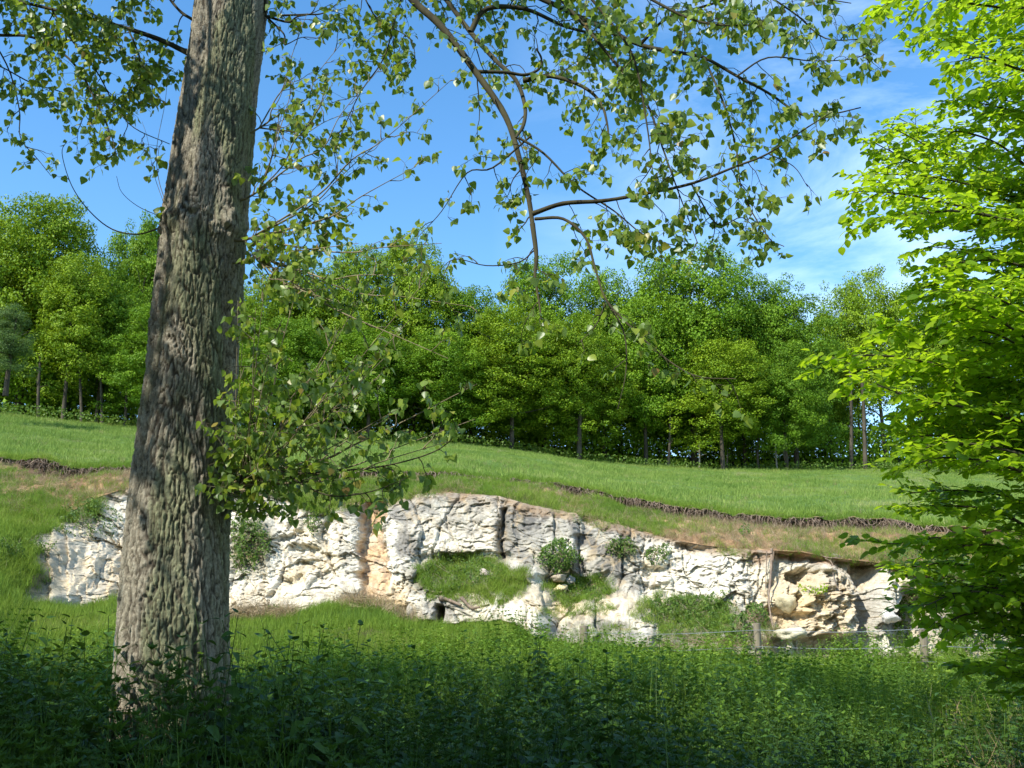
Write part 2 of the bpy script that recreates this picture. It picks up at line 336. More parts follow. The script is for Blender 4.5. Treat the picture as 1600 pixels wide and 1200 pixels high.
rg = 1 - np.abs(fbm(wx * 1.6 + .5 * wz, wz * 1.5, 5, 65, .55)) * 2.2; out_ += .05 * rg * (.4 + .6 * rough_) + .035 * rough_ * (1 - np.abs(fbm(wx * 4.5 + wz, wz * 4, 4, 66, .6)) * 2.5) - .10
r1, r2, f1, f2, dx, dy = voro(wx * 1.15 + .15 * wz, wz * .42, 85); out_ += .42 * (r2 - .5) + .5 * (r1 - .5) * dx - .16 * (1 - sstep(0, .07, f2 - f1))
r1, r2, f1, f2, dx, dy = voro(wx * 3.1 - .2 * wz, wz * 1.5, 87); out_ += .15 * (r2 - .5) + .22 * (r1 - .5) * dx - .05 * (1 - sstep(0, .07, f2 - f1))
# bedding: shallow undercut shelves in the white rock on the left
for yy, x0, x1, dep in ((838, 430, 480, .30), (858, 455, 500, .34), (866, 505, 545, .26), (880, 470, 500, .2), (905, 430, 470, .18), (850, 1060, 1130, .42), (885, 990, 1040, .26), (912, 1000, 1050, .24), (900, 1235, 1300, .36)):
    w = box(CX, PY, x0, x1, yy - 3, yy + 10, 2, 16); out_ -= dep * w
    out_ += dep * .45 * box(CX, PY, x0, x1, yy - 16, yy - 3, 5, 9)
ft = np.zeros_like(CX)
chan = box(CX, PY, 565, 601, 770, 932, 2.5, 11)                             # sand filled channel
out_ = out_ * (1 - .35 * chan); ft -= .42 * chan
ft += .30 * box(CX, PY, 528, 563, 775, 930, 6, 8) + .35 * box(CX, PY, 602, 648, 790, 950, 8, 8)
ft += .30 * box(CX, PY, 648, 780, 765, 868, 6, 6)
ft -= .38 * box(CX, PY, 781, 790, 795, 870, 3, 8)
ft += .55 * box(CX, PY, 793, 905, 782, 905, 6, 10)
ft -= .16 * box(CX, PY, 906, 912, 800, 860, 3, 8)
ft += .35 * box(CX, PY, 915, 1010, 815, 905, 8, 12)
def ledge(x0, x1, y0, y1, amt):                                          # sloping shelf from y0 down to y1, rock in front below it
    w = sstep(x0 - 25, x0 + 25, CX) * (1 - sstep(x1 - 25, x1 + 25, CX)); return amt * w * sstep(y0, y1, PY + 8 * fbm(CX * .03, PY * .03, 3, 71))
ft += ledge(640, 850, 868, 935, 1.1) + ledge(820, 1010, 905, 960, .8) + ledge(985, 1190, 935, 1000, .9)
ft += ledge(360, 620, 900, 960, .35) + ledge(-100, 90, 800, 880, .9)
ft -= 1.1 * box(CX, PY, 684, 696, 950, 975, 3, 3)
# right hand alcoves
ft -= .35 * box(CX, PY, 1165, 1206, 868, 960, 8, 14)
ft -= .55 * sstep(1203, 1212, CX + 4 * fbm(CX * .02, PY * .03, 2, 73)) * (1 - sstep(1500, 1560, CX))
rr_ = 1 + .9 * fbm(CX * .06 + PY * .03, PY * .07, 4, 83, .65); ft += .5 * rr_ * ell(CX, PY, 1235, 935, 28, 22) + .5 * rr_ * ell(CX, PY, 1232, 985, 34, 18) + .6 * rr_ * ell(CX, PY, 1300, 945, 40, 58)
ft -= 1.0 * ell(CX, PY, 1312, 1018, 42, 22) + .55 * ell(CX, PY, 1262, 905, 22, 18)
ft -= .8 * sstep(1341, 1346, CX + 3 * fbm(CX * .02, PY * .03, 2, 75)) * (1 - sstep(1372, 1390, CX))
ft -= 1.0 * ell(CX, PY, 1442, 985, 34, 45) ; ft += .4 * ell(CX, PY, 1390, 930, 25, 40)
# left outcrop: fluted wall turned towards the light
fl = box(CX, PY, 95, 200, 820, 950, 8, 6)
ft += fl * (.5 - (CX - 95) * .009) + fl * (.20 * fbm(CX * .11, PY * .012, 3, 77) + .12 * (1 - 2.5 * np.abs(fbm(CX * .16, PY * .02, 3, 78))))
ft -= .25 * ell(CX, PY, 88, 925, 12, 20)
out_ = (out_ * .60 + ft * .9) * (.15 + .85 * sstep(0, .03, TT)) + .0
out_ *= 1 - .7 * sstep(.965, 1, TT)
out_ -= .5 * (TT < .001)
QV = P(CX, PY, Y0); QV[..., 1] -= out_; QV[..., 2] += .10 * fbm(mx_ * 2.2, mz_ * 2.2, 3, 79) * sstep(0, .05, TT) * (1 - sstep(.95, 1, TT)); QV[..., 0] += .10 * fbm(mx_ * 2.2, mz_ * 2.2, 3, 81)
def lerpc(c, w, col): return c * (1 - w[..., None]) + np.array(col) * w[..., None]
n1, n2, n3 = fbm(mx_ * .8, mz_ * .8, 4, 91), fbm(mx_ * 3, mz_ * 3, 4, 93), fbm(mx_ * 9, mz_ * 9, 3, 95)
C = np.ones(CX.shape + (3,)) * np.array([.76, .705, .565])
C = lerpc(C, sstep(-.05, .5, n1) * .6, (.74, .63, .42))
C = lerpc(C, sstep(.05, .4, n2) * .55, (.80, .74, .60))
GREY = [(700, 800, 75, 40, .65), (845, 815, 62, 34, 1), (820, 850, 30, 40, .7), (945, 840, 50, 32, .9), (935, 895, 60, 28, .95), (965, 915, 40, 22, .8), (555, 800, 18, 26, .8), (640, 850, 20, 22, .8), (635, 800, 24, 18, .8), (690, 955, 40, 16, .6),
        (900, 985, 60, 20, .7), (960, 985, 30, 14, .6), (1020, 1000, 60, 16, .8), (545, 880, 14, 30, .4), (1080, 990, 90, 22, .6), (1240, 890, 30, 20, .35), (1380, 960, 45, 45, .45), (1300, 905, 40, 25, .35), (650, 905, 16, 30, .5), (790, 830, 14, 45, .7)]
for cx, cy, rx, ry, w in GREY:
    e = ell(CX, PY, cx, cy, rx, ry, .35) * w * 1.15 * (.5 + .5 * sstep(-.25, .12, n2 + .5 * n3)); C = lerpc(C, np.clip(e, 0, 1), (.17, .16, .14))
C = lerpc(C, ell(CX, PY, 740, 830, 60, 45) * .35, (.60, .53, .40))
for cx, cy, rx, ry, w in ((1240, 945, 40, 45, .8), (1300, 955, 40, 45, .55), (860, 940, 60, 22, .5), (930, 945, 70, 20, .5), (1015, 945, 40, 20, .4), (400, 940, 60, 26, .35), (600, 950, 50, 16, .9), (620, 930, 20, 20, .7), (1340, 900, 90, 18, .4), (60, 870, 50, 20, .5), (150, 880, 60, 60, .45), (520, 880, 25, 10, .6), (460, 900, 18, 12, .5)):
    C = lerpc(C, ell(CX, PY, cx, cy, rx, ry) * w * (.6 + .4 * sstep(-.2, .3, n2)), (.72, .52, .26))
C = lerpc(C, np.clip(chan * (.75 + .5 * n2), 0, 1), (.56, .38, .20)); C = lerpc(C, chan * sstep(0, .4, n3) * .6, (.42, .25, .13))
soil = sstep(.90, .985, TT + .05 * n2) ; C = lerpc(C, soil * .85 * (1 - chan), (.30, .20, .11))
C = lerpc(C, sstep(1140, 1200, CX) * (1 - sstep(1300, 1360, CX)) * sstep(.86, .95, TT + .05 * n2), (.34, .20, .11))
C = lerpc(C, ledge(-100, 95, 700, 720, 1.) * sstep(-.25, .15, n1 + .4 * n2), (.20, .17, .07))
C = lerpc(C, (1 - sstep(.02, .09, TT + .03 * n2)) * .6, (.30, .24, .15))
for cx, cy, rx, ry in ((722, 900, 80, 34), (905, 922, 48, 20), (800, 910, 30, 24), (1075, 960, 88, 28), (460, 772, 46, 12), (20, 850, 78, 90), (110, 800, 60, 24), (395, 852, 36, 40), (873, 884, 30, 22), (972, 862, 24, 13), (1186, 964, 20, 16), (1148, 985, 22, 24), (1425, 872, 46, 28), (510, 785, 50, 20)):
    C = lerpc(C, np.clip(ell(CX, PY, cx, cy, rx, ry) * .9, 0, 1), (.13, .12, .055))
C = lerpc(C, sstep(1440, 1500, CX) * .7, (.26, .23, .16)); vein = sstep(.80, .97, 1 - np.abs(fbm(mx_ * 1.5 + 3, mz_ * 1.2, 4, 97)) * 3); C = lerpc(C, vein * .45 * (1 - chan), (.50, .36, .18))  # right end darkened in colour to paint shaded, damp rock and soil
strk = sstep(.12, .42, fbm(mx_ * 3.5 + .6 * mz_, mz_ * .55, 4, 96)); C = lerpc(C, strk * .22 * (1 - chan), (.36, .33, .27)); speck = sstep(.2, .42, n3) ; C = lerpc(C, speck * .5, (.26, .23, .18)); mott = sstep(0, .35, fbm(mx_ * 2.1 + 4, mz_ * 2.6, 4, 99)); C = lerpc(C, mott * .2 * (1 - chan), (.42, .40, .34))
C = C * (1 + .10 * n3[..., None]); cav = out_ - ft; C = lerpc(C, sstep(.1, -.35, -0 + cav) * .0, (.5, .4, .3))
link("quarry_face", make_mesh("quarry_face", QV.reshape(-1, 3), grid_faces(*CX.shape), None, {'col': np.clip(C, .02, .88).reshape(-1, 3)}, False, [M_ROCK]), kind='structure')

# ------------------------------------------------------------------ bank between rock and meadow, with the undercut turf lip
NB = 70
tb = np.linspace(0, 1, NB); BX, TB = np.meshgrid(cols, tb, indexing='ij')
LIPJ = 6 * fbm(cols * .03, cols * 0, 5, 101, .6)
BPY = interp(TOP, BX) * (1 - TB) + (interp(LIP, BX) + LIPJ[:, None]) * TB
BYY = interp(TOPY, BX) * (1 - TB) + interp(LIPY, BX) * TB
BV = P(BX, BPY, BYY)
under = interp([(-900, .3), (20, .3), (50, 1), (115, 1), (140, .7), (210, .6), (360, .9), (560, .8), (600, .3), (640, .3), (660, .8), (730, .8), (760, .2), (840, .2), (900, 1), (1390, 1), (1450, .5), (2400, .4)], cols)
Rm = fbm(BV[..., 0] * 1.2, BV[..., 2] * 2.2, 4, 103); Rf = fbm(BV[..., 0] * 5, BV[..., 2] * 7, 3, 105)
e0 = sstep(0, .12, TB)
BV[..., 1] -= (.30 * Rm + .07 * Rf) * e0 * (1 - sstep(.9, 1, TB))
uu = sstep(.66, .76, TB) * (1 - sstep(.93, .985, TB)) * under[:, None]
BV[..., 1] += .85 * uu * (1 + .5 * Rf)
BV[..., 2] += (.12 * Rm + .05 * Rf) * e0 * (1 - sstep(.85, .95, TB))
b1, b2 = fbm(BV[..., 0] * .7, BV[..., 2] * 1.3, 4, 107), fbm(BV[..., 0] * 3, BV[..., 2] * 5, 4, 109)
BC = np.ones(BX.shape + (3,)) * np.array([.10, .12, .035])
baresoil = np.clip(interp([(-900, .0), (0, .35), (100, .9), (210, .9), (350, .6), (430, .3), (520, .15), (640, .2), (800, .25), (1000, .5), (1150, .85), (1330, .7), (1500, .4), (2400, .3)], BX) + .6 * b1 + .3 * b2, 0, 1)
BC = lerpc(BC, sstep(.35, .6, baresoil), (.34, .21, .11)); BC = lerpc(BC, sstep(.35, .6, baresoil) * sstep(.1, .4, b2), (.50, .33, .18))
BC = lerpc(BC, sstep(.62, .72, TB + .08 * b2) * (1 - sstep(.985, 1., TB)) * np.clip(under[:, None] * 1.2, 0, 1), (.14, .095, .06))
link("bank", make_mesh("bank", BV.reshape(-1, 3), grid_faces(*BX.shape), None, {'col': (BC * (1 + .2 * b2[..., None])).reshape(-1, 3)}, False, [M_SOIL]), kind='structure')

# ------------------------------------------------------------------ meadow hill
NM = 90
tm = np.linspace(0, 1, NM) ; mcols = cols[::3]
MX, TM = np.meshgrid(mcols, tm, indexing='ij')
lipj = np.interp(mcols, cols, LIPJ)
MPY0, MPY1 = interp(LIP, MX) + lipj[:, None], interp(BACK, MX)
ML, MB = P(MX, MPY0, interp(LIPY, MX)), P(MX, MPY1, interp(BACKY, MX))
MV = ML * (1 - TM[..., None]) + MB * TM[..., None]
sag = np.sin(math.pi * TM) * .55
MV[..., 2] += -sag * .5 + (.20 * fbm(MV[..., 0] * .18, MV[..., 1] * .18, 4, 111) + .05 * fbm(MV[..., 0], MV[..., 1], 3, 113)) * sstep(0, .08, TM) * (1 - .7 * sstep(.9, 1, TM))
MV[:, 0, 1] -= .12; MV[:, 0, 2] -= .03
# crest beyond the wood
tail = []
for dY, dz in ((3, .3), (7, 1.3), (12, 2.6), (17, 2.6), (26, .5), (60, -14), (150, -40)):
    e = MV[:, -1].copy(); dirv = nrm(np.stack([e[:, 0], e[:, 1], 0 * e[:, 0]], -1)); e += dirv * dY; e[:, 2] += dz; tail.append(e)
MV2 = np.concatenate([MV, np.stack(tail, 1)], 1)
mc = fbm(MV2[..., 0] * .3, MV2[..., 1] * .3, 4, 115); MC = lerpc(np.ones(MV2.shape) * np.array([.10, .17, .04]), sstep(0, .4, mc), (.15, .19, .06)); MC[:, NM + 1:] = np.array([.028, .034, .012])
link("meadow_hill", make_mesh("meadow_hill", MV2.reshape(-1, 3), grid_faces(*MV2.shape[:2]), None, {'col': MC.reshape(-1, 3)}, True, [M_GROUND]), kind='structure')

def bil(G, u, v):
    nx, ny = G.shape[:2]; u = np.clip(u, 0, nx - 1.001); v = np.clip(v, 0, ny - 1.001)
    i, j = u.astype(int), v.astype(int); a, b = (u - i)[..., None], (v - j)[..., None]
    return (G[i, j] * (1 - a) + G[i + 1, j] * a) * (1 - b) + (G[i, j + 1] * (1 - a) + G[i + 1, j + 1] * a) * b
def surf(px, py):
    """point of the terrain seen near pixel (px, py): rock, bank or meadow"""
    px = np.atleast_1d(np.asarray(px, float)); py = np.atleast_1d(np.asarray(py, float)) + px * 0
    ci = np.interp(px, cols, np.arange(len(cols)))
    b, t, l, k = interp(BASE, px), interp(TOP, px), interp(LIP, px), interp(BACK, px)
    rock = bil(QV, ci, (b - py) / (b - t) * (NR - 1)); bank = bil(BV, ci, (t - py) / (t - l) * (NB - 1))
    r = np.where((py > t)[:, None], rock, bank)
    # meadow: screen y to row
    mi = np.interp(px, mcols, np.arange(len(mcols)))
    if (py < l).any():
        T = np.linspace(0, 1, 60); pts = bil(MV, np.repeat(mi, 60), np.tile(T, len(px)) * (NM - 1)); _, yy, _ = to_px(pts); yy = yy.reshape(len(px), 60)
        tt_ = np.array([np.interp(-py[i], -yy[i], T) for i in range(len(px))])
        r = np.where((py < l)[:, None], bil(MV, mi, tt_ * (NM - 1)), r)
    return r
def meadow_at(px, t):
    mi = np.interp(px, mcols, np.arange(len(mcols))); return bil(MV, mi, np.asarray(t) * (NM - 1))

# ------------------------------------------------------------------ instanced ground cover (nobody could count it)
def scatter(name, pos, scl, sources, material_kind_label, pick=None, tilt=0.15, cat=None):
    """points with a geometry-nodes modifier that sets one of the source plants on each"""
    n = len(pos); me = bpy.data.meshes.new(name); me.vertices.add(n); me.vertices.foreach_set("co", np.asarray(pos, np.float32).ravel())
    rot = np.stack([rng.normal(0, tilt, n), rng.normal(0, tilt, n), rng.random(n) * 6.283], -1).astype(np.float32)
    me.attributes.new('rot', 'FLOAT_VECTOR', 'POINT').data.foreach_set("vector", rot.ravel())
    me.attributes.new('scl', 'FLOAT', 'POINT').data.foreach_set("value", np.asarray(scl, np.float32))
    me.attributes.new('pick', 'INT', 'POINT').data.foreach_set("value", (rng.integers(0, len(sources), n) if pick is None else pick).astype(np.int32))
    c = bpy.data.collections.new(name + "_kinds")
    for i, s in enumerate(sources):
        o = bpy.data.objects.new("%s_%02d" % (name, i), s); c.objects.link(o)
    ng = bpy.data.node_groups.new(name, 'GeometryNodeTree')
    ng.interface.new_socket("Geometry", in_out='INPUT', socket_type='NodeSocketGeometry'); ng.interface.new_socket("Geometry", in_out='OUTPUT', socket_type='NodeSocketGeometry')
    N, L = ng.nodes, ng.links
    gi, go = N.new("NodeGroupInput"), N.new("NodeGroupOutput")
    ci = N.new("GeometryNodeCollectionInfo"); ci.inputs['Collection'].default_value = c; ci.inputs['Separate Children'].default_value = True; ci.inputs['Reset Children'].default_value = True
    ip = N.new("GeometryNodeInstanceOnPoints"); ip.inputs['Pick Instance'].default_value = True
    def attr(nm, ty):
        a = N.new("GeometryNodeInputNamedAttribute"); a.data_type = ty; a.inputs['Name'].default_value = nm; return a.outputs[0]
    e2r = N.new("FunctionNodeEulerToRotation")
    L.new(attr('rot', 'FLOAT_VECTOR'), e2r.inputs[0]); L.new(e2r.outputs[0], ip.inputs['Rotation'])
    L.new(attr('scl', 'FLOAT'), ip.inputs['Scale']); L.new(attr('pick', 'INT'), ip.inputs['Instance Index'])
    L.new(gi.outputs[0], ip.inputs['Points']); L.new(ci.outputs[0], ip.inputs['Instance']); L.new(ip.outputs[0], go.inputs[0])
    o = link(name, me, label=material_kind_label, cat=cat, kind='stuff')
    md = o.modifiers.new("scatter", 'NODES'); md.node_group = ng
    return o
def blades(B, n, h, spread, w, lean=.5, seg=3, droop=.6):
    """grass blades as bent tapering strips"""
    for _ in range(n):
        a, r = rng.random() * 6.283, spread * math.sqrt(rng.random()); hh = h * (.5 + .6 * rng.random())
        p = np.array([r * math.cos(a), r * math.sin(a), -.02]); da = rng.random() * 6.283; d = np.array([math.cos(da), math.sin(da), 0]); s = np.array([-d[1], d[0], 0])
        ln = lean * rng.random(); V = []
        for k in range(seg + 1):
            t = k / seg; c = p + d * hh * ln * t * t + np.array([0, 0, hh * (t - droop * ln * t * t * t * .6)]); ww = w * (1 - t * .92) * .5
            V += [c - s * ww, c + s * ww]
        Q = [(2 * k, 2 * k + 1, 2 * k + 3, 2 * k + 2) for k in range(seg)]
        B.add(np.array(V), Q, None, rng.random() * .5)
def src(name, f, m):
    B = Batch(); f(B); return B.mesh(name, m)
def herb_nettle(B, H=.7, nn=9, L0=.095):
    lean = rng.normal(0, .07, 2)
    def pt(t): return np.array([lean[0] * t * t * H * 3, lean[1] * t * t * H * 3, H * t])
    tube(B, [pt(t) for t in np.linspace(0, 1, 5)], .0035, .0015, 3, .3)
    P_, D_, N_, S_ = [], [], [], []
    for k in range(nn):
        t = .22 + .78 * k / (nn - 1); a0 = k * 1.57 + rng.normal(0, .25)
        L = L0 * (1.05 - .65 * max(0, t - .45) / .55) * (.85 + .3 * rng.random())
        for s in (0, math.pi):
            a = a0 + s; up = .15 - .55 * rng.random() + .7 * (t > .93)
            d = nrm(np.array([math.cos(a), math.sin(a), up])); P_.append(pt(t) + d * .012); D_.append(d); N_.append(np.array([-d[0] * up, -d[1] * up, 1.]) + rdir() * .25); S_.append(L)
    add_leaves(B, NETTLE, P_, D_, N_, S_, np.full(len(P_), .2) + rng.random(len(P_)) * .4)
def herb_cleaver(B, H=.6):
    pts = [np.zeros(3)]; d = nrm(np.array([rng.normal(0, .2), rng.normal(0, .2), 1]))
    for k in range(10): d = nrm(d + rng.normal(0, .1, 3)); pts.append(pts[-1] + d * H / 10)
    tube(B, pts, .0025, .0012, 3, .5)
    P_, D_, N_, S_ = [], [], [], []
    for k in range(2, 11):
        for j in range(6):
            a = j * 1.047 + k; dd = nrm(np.array([math.cos(a), math.sin(a), .25 + .08 * k])); P_.append(pts[k]); D_.append(dd); N_.append(np.array([-dd[0] * .3, -dd[1] * .3, 1])); S_.append(.055 * (1.15 - .05 * k))
    V, T = RHOMB; V = V * np.array([.45, 1, 1]); add_leaves(B, (V, T), P_, D_, N_, S_, .5 + rng.random(len(P_)) * .3)
def herb_broad(B):
    P_, D_, N_, S_ = [], [], [], []
    for j in range(7):
        a = j * .9 + rng.normal(0, .2); up = .5 + .8 * rng.random(); dd = nrm(np.array([math.cos(a), math.sin(a), up])); st = dd * (.08 + .12 * rng.random()) + np.array([0, 0, .12])
        tube(B, [np.zeros(3), st * .6 + np.array([0, 0, .02]), st], .003, .002, 3, .3)
        d2 = nrm(dd + np.array([0, 0, -.9])); P_.append(st); D_.append(d2); N_.append(np.array([-d2[0] * d2[2], -d2[1] * d2[2], 1])); S_.append(.13 + .08 * rng.random())
    add_leaves(B, BEECH, P_, D_, N_, S_, .1 + rng.random(len(P_)) * .4)
def herb_umbel(B, H=.55):
    """ferny leafed stem"""
    P_, D_, N_, S_ = [], [], [], []
    for j in range(6):
        a = j * 1.3 + rng.normal(0, .3); el = .5 + .5 * rng.random(); base = np.array([0, 0, .1 + .07 * j * H]); d = nrm(np.array([math.cos(a), math.sin(a), el]))
        path = [base + d * t * .28 + np.array([0, 0, -.10 * t * t]) for t in np.linspace(0, 1, 7)]; tube(B, path, .002, .001, 3, .4)
        sd_ = np.array([-d[1], d[0], 0])
        for k in range(2, 7):
            for s in (-1, 1): dd = nrm(d * .6 + sd_ * s + np.array([0, 0, -.1])); P_.append(path[k]); D_.append(dd); N_.append((0, 0, 1) + rdir() * .3); S_.append(.075 * (1.2 - .12 * k))
    tube(B, [(0, 0, 0), (0.01, 0, H * .6), (.02, .01, H)], .004, .002, 3, .4)
    add_leaves(B, NETTLE, P_, D_, N_, S_, .4 + rng.random(len(P_)) * .4)
HERBS = [src("nettle_plant", lambda B: herb_nettle(B, .74, 10, .10), M_HERB), src("nettle_plant", lambda B: herb_nettle(B, .62, 8, .11), M_HERB), src("nettle_plant", lambda B: herb_nettle(B, .50, 8, .085), M_HERB),
         src("cleavers_plant", lambda B: [herb_cleaver(B, .65) for _ in range(2)], M_HERB), src("broad_plant", herb_broad, M_HERB), src("ferny_plant", herb_umbel, M_HERB),
         src("nettle_plant", lambda B: herb_nettle(B, .68, 11, .075), M_HERB), src("grass_tuft", lambda B: blades(B, 14, .72, .06, .008, .6, 4), M_HERB), src("grass_tuft", lambda B: blades(B, 9, .95, .05, .006, .5, 5), M_GRASS)]
TUFTS = [src("grass_tuft", lambda B: blades(B, 22, .24, .14, .009, .7), M_GRASS) for _ in range(3)] + [src("grass_tuft", lambda B: blades(B, 22, .16, .16, .010, .9), M_GRASS)]
MTUFT = [src("meadow_tuft", lambda B: blades(B, 34, .15, .34, .016, .8, 2), M_MEAD) for _ in range(4)] + [src("meadow_tuft", lambda B: blades(B, 24, .25, .30, .016, .8, 2), M_MEAD)]
STRAW = [src("straw_tuft", lambda B: blades(B, 18, .34, .12, .007, 1.3), M_STRAW) for _ in range(2)]
HERBS_SHADED = []
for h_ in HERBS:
    c_ = h_.copy(); c_.materials[0] = M_HERB_SHADED; HERBS_SHADED.append(c_)  # same plants again in the shade-darkened leaf colour
# herb field
n = 26000
Yh = np.sqrt(rng.uniform(1.2 ** 2, 21 ** 2, n)); Xh = rng.uniform(-.62, .62, n) * Yh + rng.uniform(-.6, .6, n)
pxh = 800 + F * Xh / Yh
lim = interp([(-900, 12.2), (0, 13.5), (200, 14.5), (330, 14), (420, 17), (640, 18.3), (760, 18.8), (860, 19.6), (2400, 20.2)], pxh) + rng.normal(0, .5, n) + 1.4 * fbm(Xh * .8, Yh * .3, 3, 139)
tx, ty = -2.4, 7.0
keep = (Yh < lim) & (np.hypot(Xh + 2.35, Yh - 7) > .5) & (rng.random(n) < np.clip(.9 - .3 * (Yh < 5), 0, 1))
Xh, Yh = Xh[keep], Yh[keep]; zh = ground_z(Xh, Yh)
clump = fbm(Xh * .55, Yh * .55, 3, 131)
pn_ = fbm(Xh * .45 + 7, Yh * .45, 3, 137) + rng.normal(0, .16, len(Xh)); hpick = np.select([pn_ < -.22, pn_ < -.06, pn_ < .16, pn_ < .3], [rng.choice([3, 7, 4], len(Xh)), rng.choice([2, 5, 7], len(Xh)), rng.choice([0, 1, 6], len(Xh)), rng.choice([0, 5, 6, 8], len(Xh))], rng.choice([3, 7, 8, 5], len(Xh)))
sh = (.86 + .62 * clump + rng.normal(0, .13, len(Xh)))
sh = sh * np.where(Yh < 3.5, .8, 1.06) * (1 + .55 * (Yh > 4.3) * (Yh < 6.9) * (Xh < -.9) * (Xh > -3.6))
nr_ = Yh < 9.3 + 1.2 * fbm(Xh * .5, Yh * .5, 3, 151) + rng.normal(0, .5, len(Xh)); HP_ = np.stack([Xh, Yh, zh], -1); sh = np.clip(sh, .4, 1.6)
scatter("darkened_herbs", HP_[nr_], sh[nr_], HERBS_SHADED, "dense nettles and cleavers in the foreground, leaf colour darkened to paint shade", pick=hpick[nr_], cat="herbs")
scatter("brightened_herbs", HP_[~nr_], sh[~nr_], HERBS, "nettles and tall grass before the fence, leaf colour brightened to paint sunlight", pick=hpick[~nr_], cat="nettles")
# grassy apron at the foot of the face
n = 16000
pa = rng.uniform(-100, 1700, n); yb = interp(BASEY, pa); y0a = interp([(-900, 8), (0, 9), (200, 12), (420, 15.5), (640, 17.3), (800, 17.8), (2400, 18.5)], pa)
Ya = y0a + (yb - .3 - y0a) * rng.random(n); Xa = (pa - 800) / F * Ya; za = ground_z(Xa, Ya)
scatter("apron_grass", np.stack([Xa, Ya, za], -1), rng.uniform(.6, 1.3, n) * (1 + .3 * fbm(Xa, Ya, 2, 133)), TUFTS, "bright grass between the herbs and the foot of the rock face", cat="grass")
# meadow
n = 26000
pm = rng.uniform(-60, 1660, n); tm_ = rng.random(n) ** 1.0
mp_ = meadow_at(pm, tm_ ** .8); ms_ = rng.uniform(.6, 1.25, n) * (1.0 + .5 * (fbm(mp_[:, 0] * .25, mp_[:, 1] * .25, 3, 135)))
scatter("meadow_grass", mp_, np.clip(ms_, .4, 2), MTUFT, "short sunlit meadow grass on the slope above the quarry", cat="grass")
n = 900; ps_ = rng.uniform(-60, 1500, n); tq_ = rng.random(n) ** 1.3 * .8; kq = fbm(ps_ * .012, tq_ * 9, 3, 143) > -.05
scatter("meadow_seed_stems", meadow_at(ps_[kq], tq_[kq]), rng.uniform(.5, 1.1, kq.sum()), STRAW, "sparse pale seed stems standing in the meadow", tilt=.15, cat="dry grass")
n = 260; ps_ = rng.uniform(360, 470, n); ps_[n // 2:] = rng.uniform(540, 660, n - n // 2); Yq_ = interp(BASEY, ps_) - rng.uniform(.2, 1.3, n); Xq_ = (ps_ - 800) / F * Yq_ * 1.01
scatter("foot_straw", np.stack([Xq_, Yq_, ground_z(Xq_, Yq_) + .1], -1), rng.uniform(.8, 1.6, n), STRAW, "matted straw and dead stems along the foot of the white rock", tilt=1.0, cat="dry grass")
# turf on the lip, drooping over it
n = 3800
pl = rng.uniform(-60, 1600, n); lp = meadow_at(pl, rng.random(n) * .02)
scatter("lip_turf", lp, rng.uniform(.5, 1.1, n), TUFTS, "long grass hanging over the turf edge above the quarry", tilt=.45, cat="grass")
# grass and straw on the bank
n = 14000
pb, tbk = rng.uniform(-60, 1600, n), rng.random(n) * .82 + .0
ci = np.interp(pb, cols, np.arange(len(cols))); bp = bil(BV, ci, tbk * (NB - 1))
bs = np.clip(bil(baresoil[..., None], ci, tbk * (NB - 1))[:, 0], 0, 1)
k = rng.random(n) > bs * .92
scatter("bank_grass", bp[k], rng.uniform(.45, 1.0, k.sum()), TUFTS, "patchy grass growing on the earth bank above the rock", tilt=.35, cat="grass")
k2 = (~k) & (rng.random(n) < .75)
scatter("bank_straw", bp[k2], rng.uniform(.35, .8, k2.sum()), STRAW, "dry straw and dead stems on the bare earth bank", tilt=.6, cat="dry grass")
# ------------------------------------------------------------------ the big poplar
TY = 7.0
KEY = [(1140, 176, 364), (1080, 180, 362), (1000, 183, 361), (900, 188, 362), (800, 198, 362), (700, 211, 362), (600, 224, 368), (500, 234, 374), (420, 243, 379), (330, 253, 385), (300, 258, 387), (230, 268, 393), (150, 282, 400), (70, 295, 410), (0, 305, 418), (-60, 312, 421)]
kz, kx, kr = [], [], []
for py, a, b in KEY:
    p = P((a + b) / 2, py, TY); _, _, d = to_px(p); kz.append(p[2]); kx.append(p[0]); kr.append((b - a) / 2 * d / F * .955)
kz = [-.4] + kz + [9, 12, 15.5]; kx = [kx[0]] + kx + [kx[-1] + .10, kx[-1] + .25, kx[-1] + .2]; kr = [kr[0] * 1.1] + kr + [.20, .13, .04]
tpos = lambda z: np.array([np.interp(z, kz, kx), TY, z])
B0 = tpos(0)
poplar = link("poplar_tree", None, loc=(B0[0], TY, 0), label="large poplar in the foreground, its deeply furrowed grey trunk crossing the picture at left", cat="tree")
def child(name, me, parent, kind=None, label=None):
    """part whose mesh was made in world coordinates"""
    o = link(name, me, parent, kind=kind, label=label); o.location = -Vector(parent.location) if parent.parent is None else (0, 0, 0); return o
zr = np.concatenate([np.arange(-.35, 6.7, .0115), np.arange(6.8, 15.5, .25)])
na = 330
Z, A = np.meshgrid(zr, np.arange(na) / na * 2 * math.pi, indexing='ij')
R = np.interp(Z, kz, kr); cx_ = np.interp(Z, kz, kx)
per = 46                                                    # ridge cells round the stem, wrapped so the seam closes
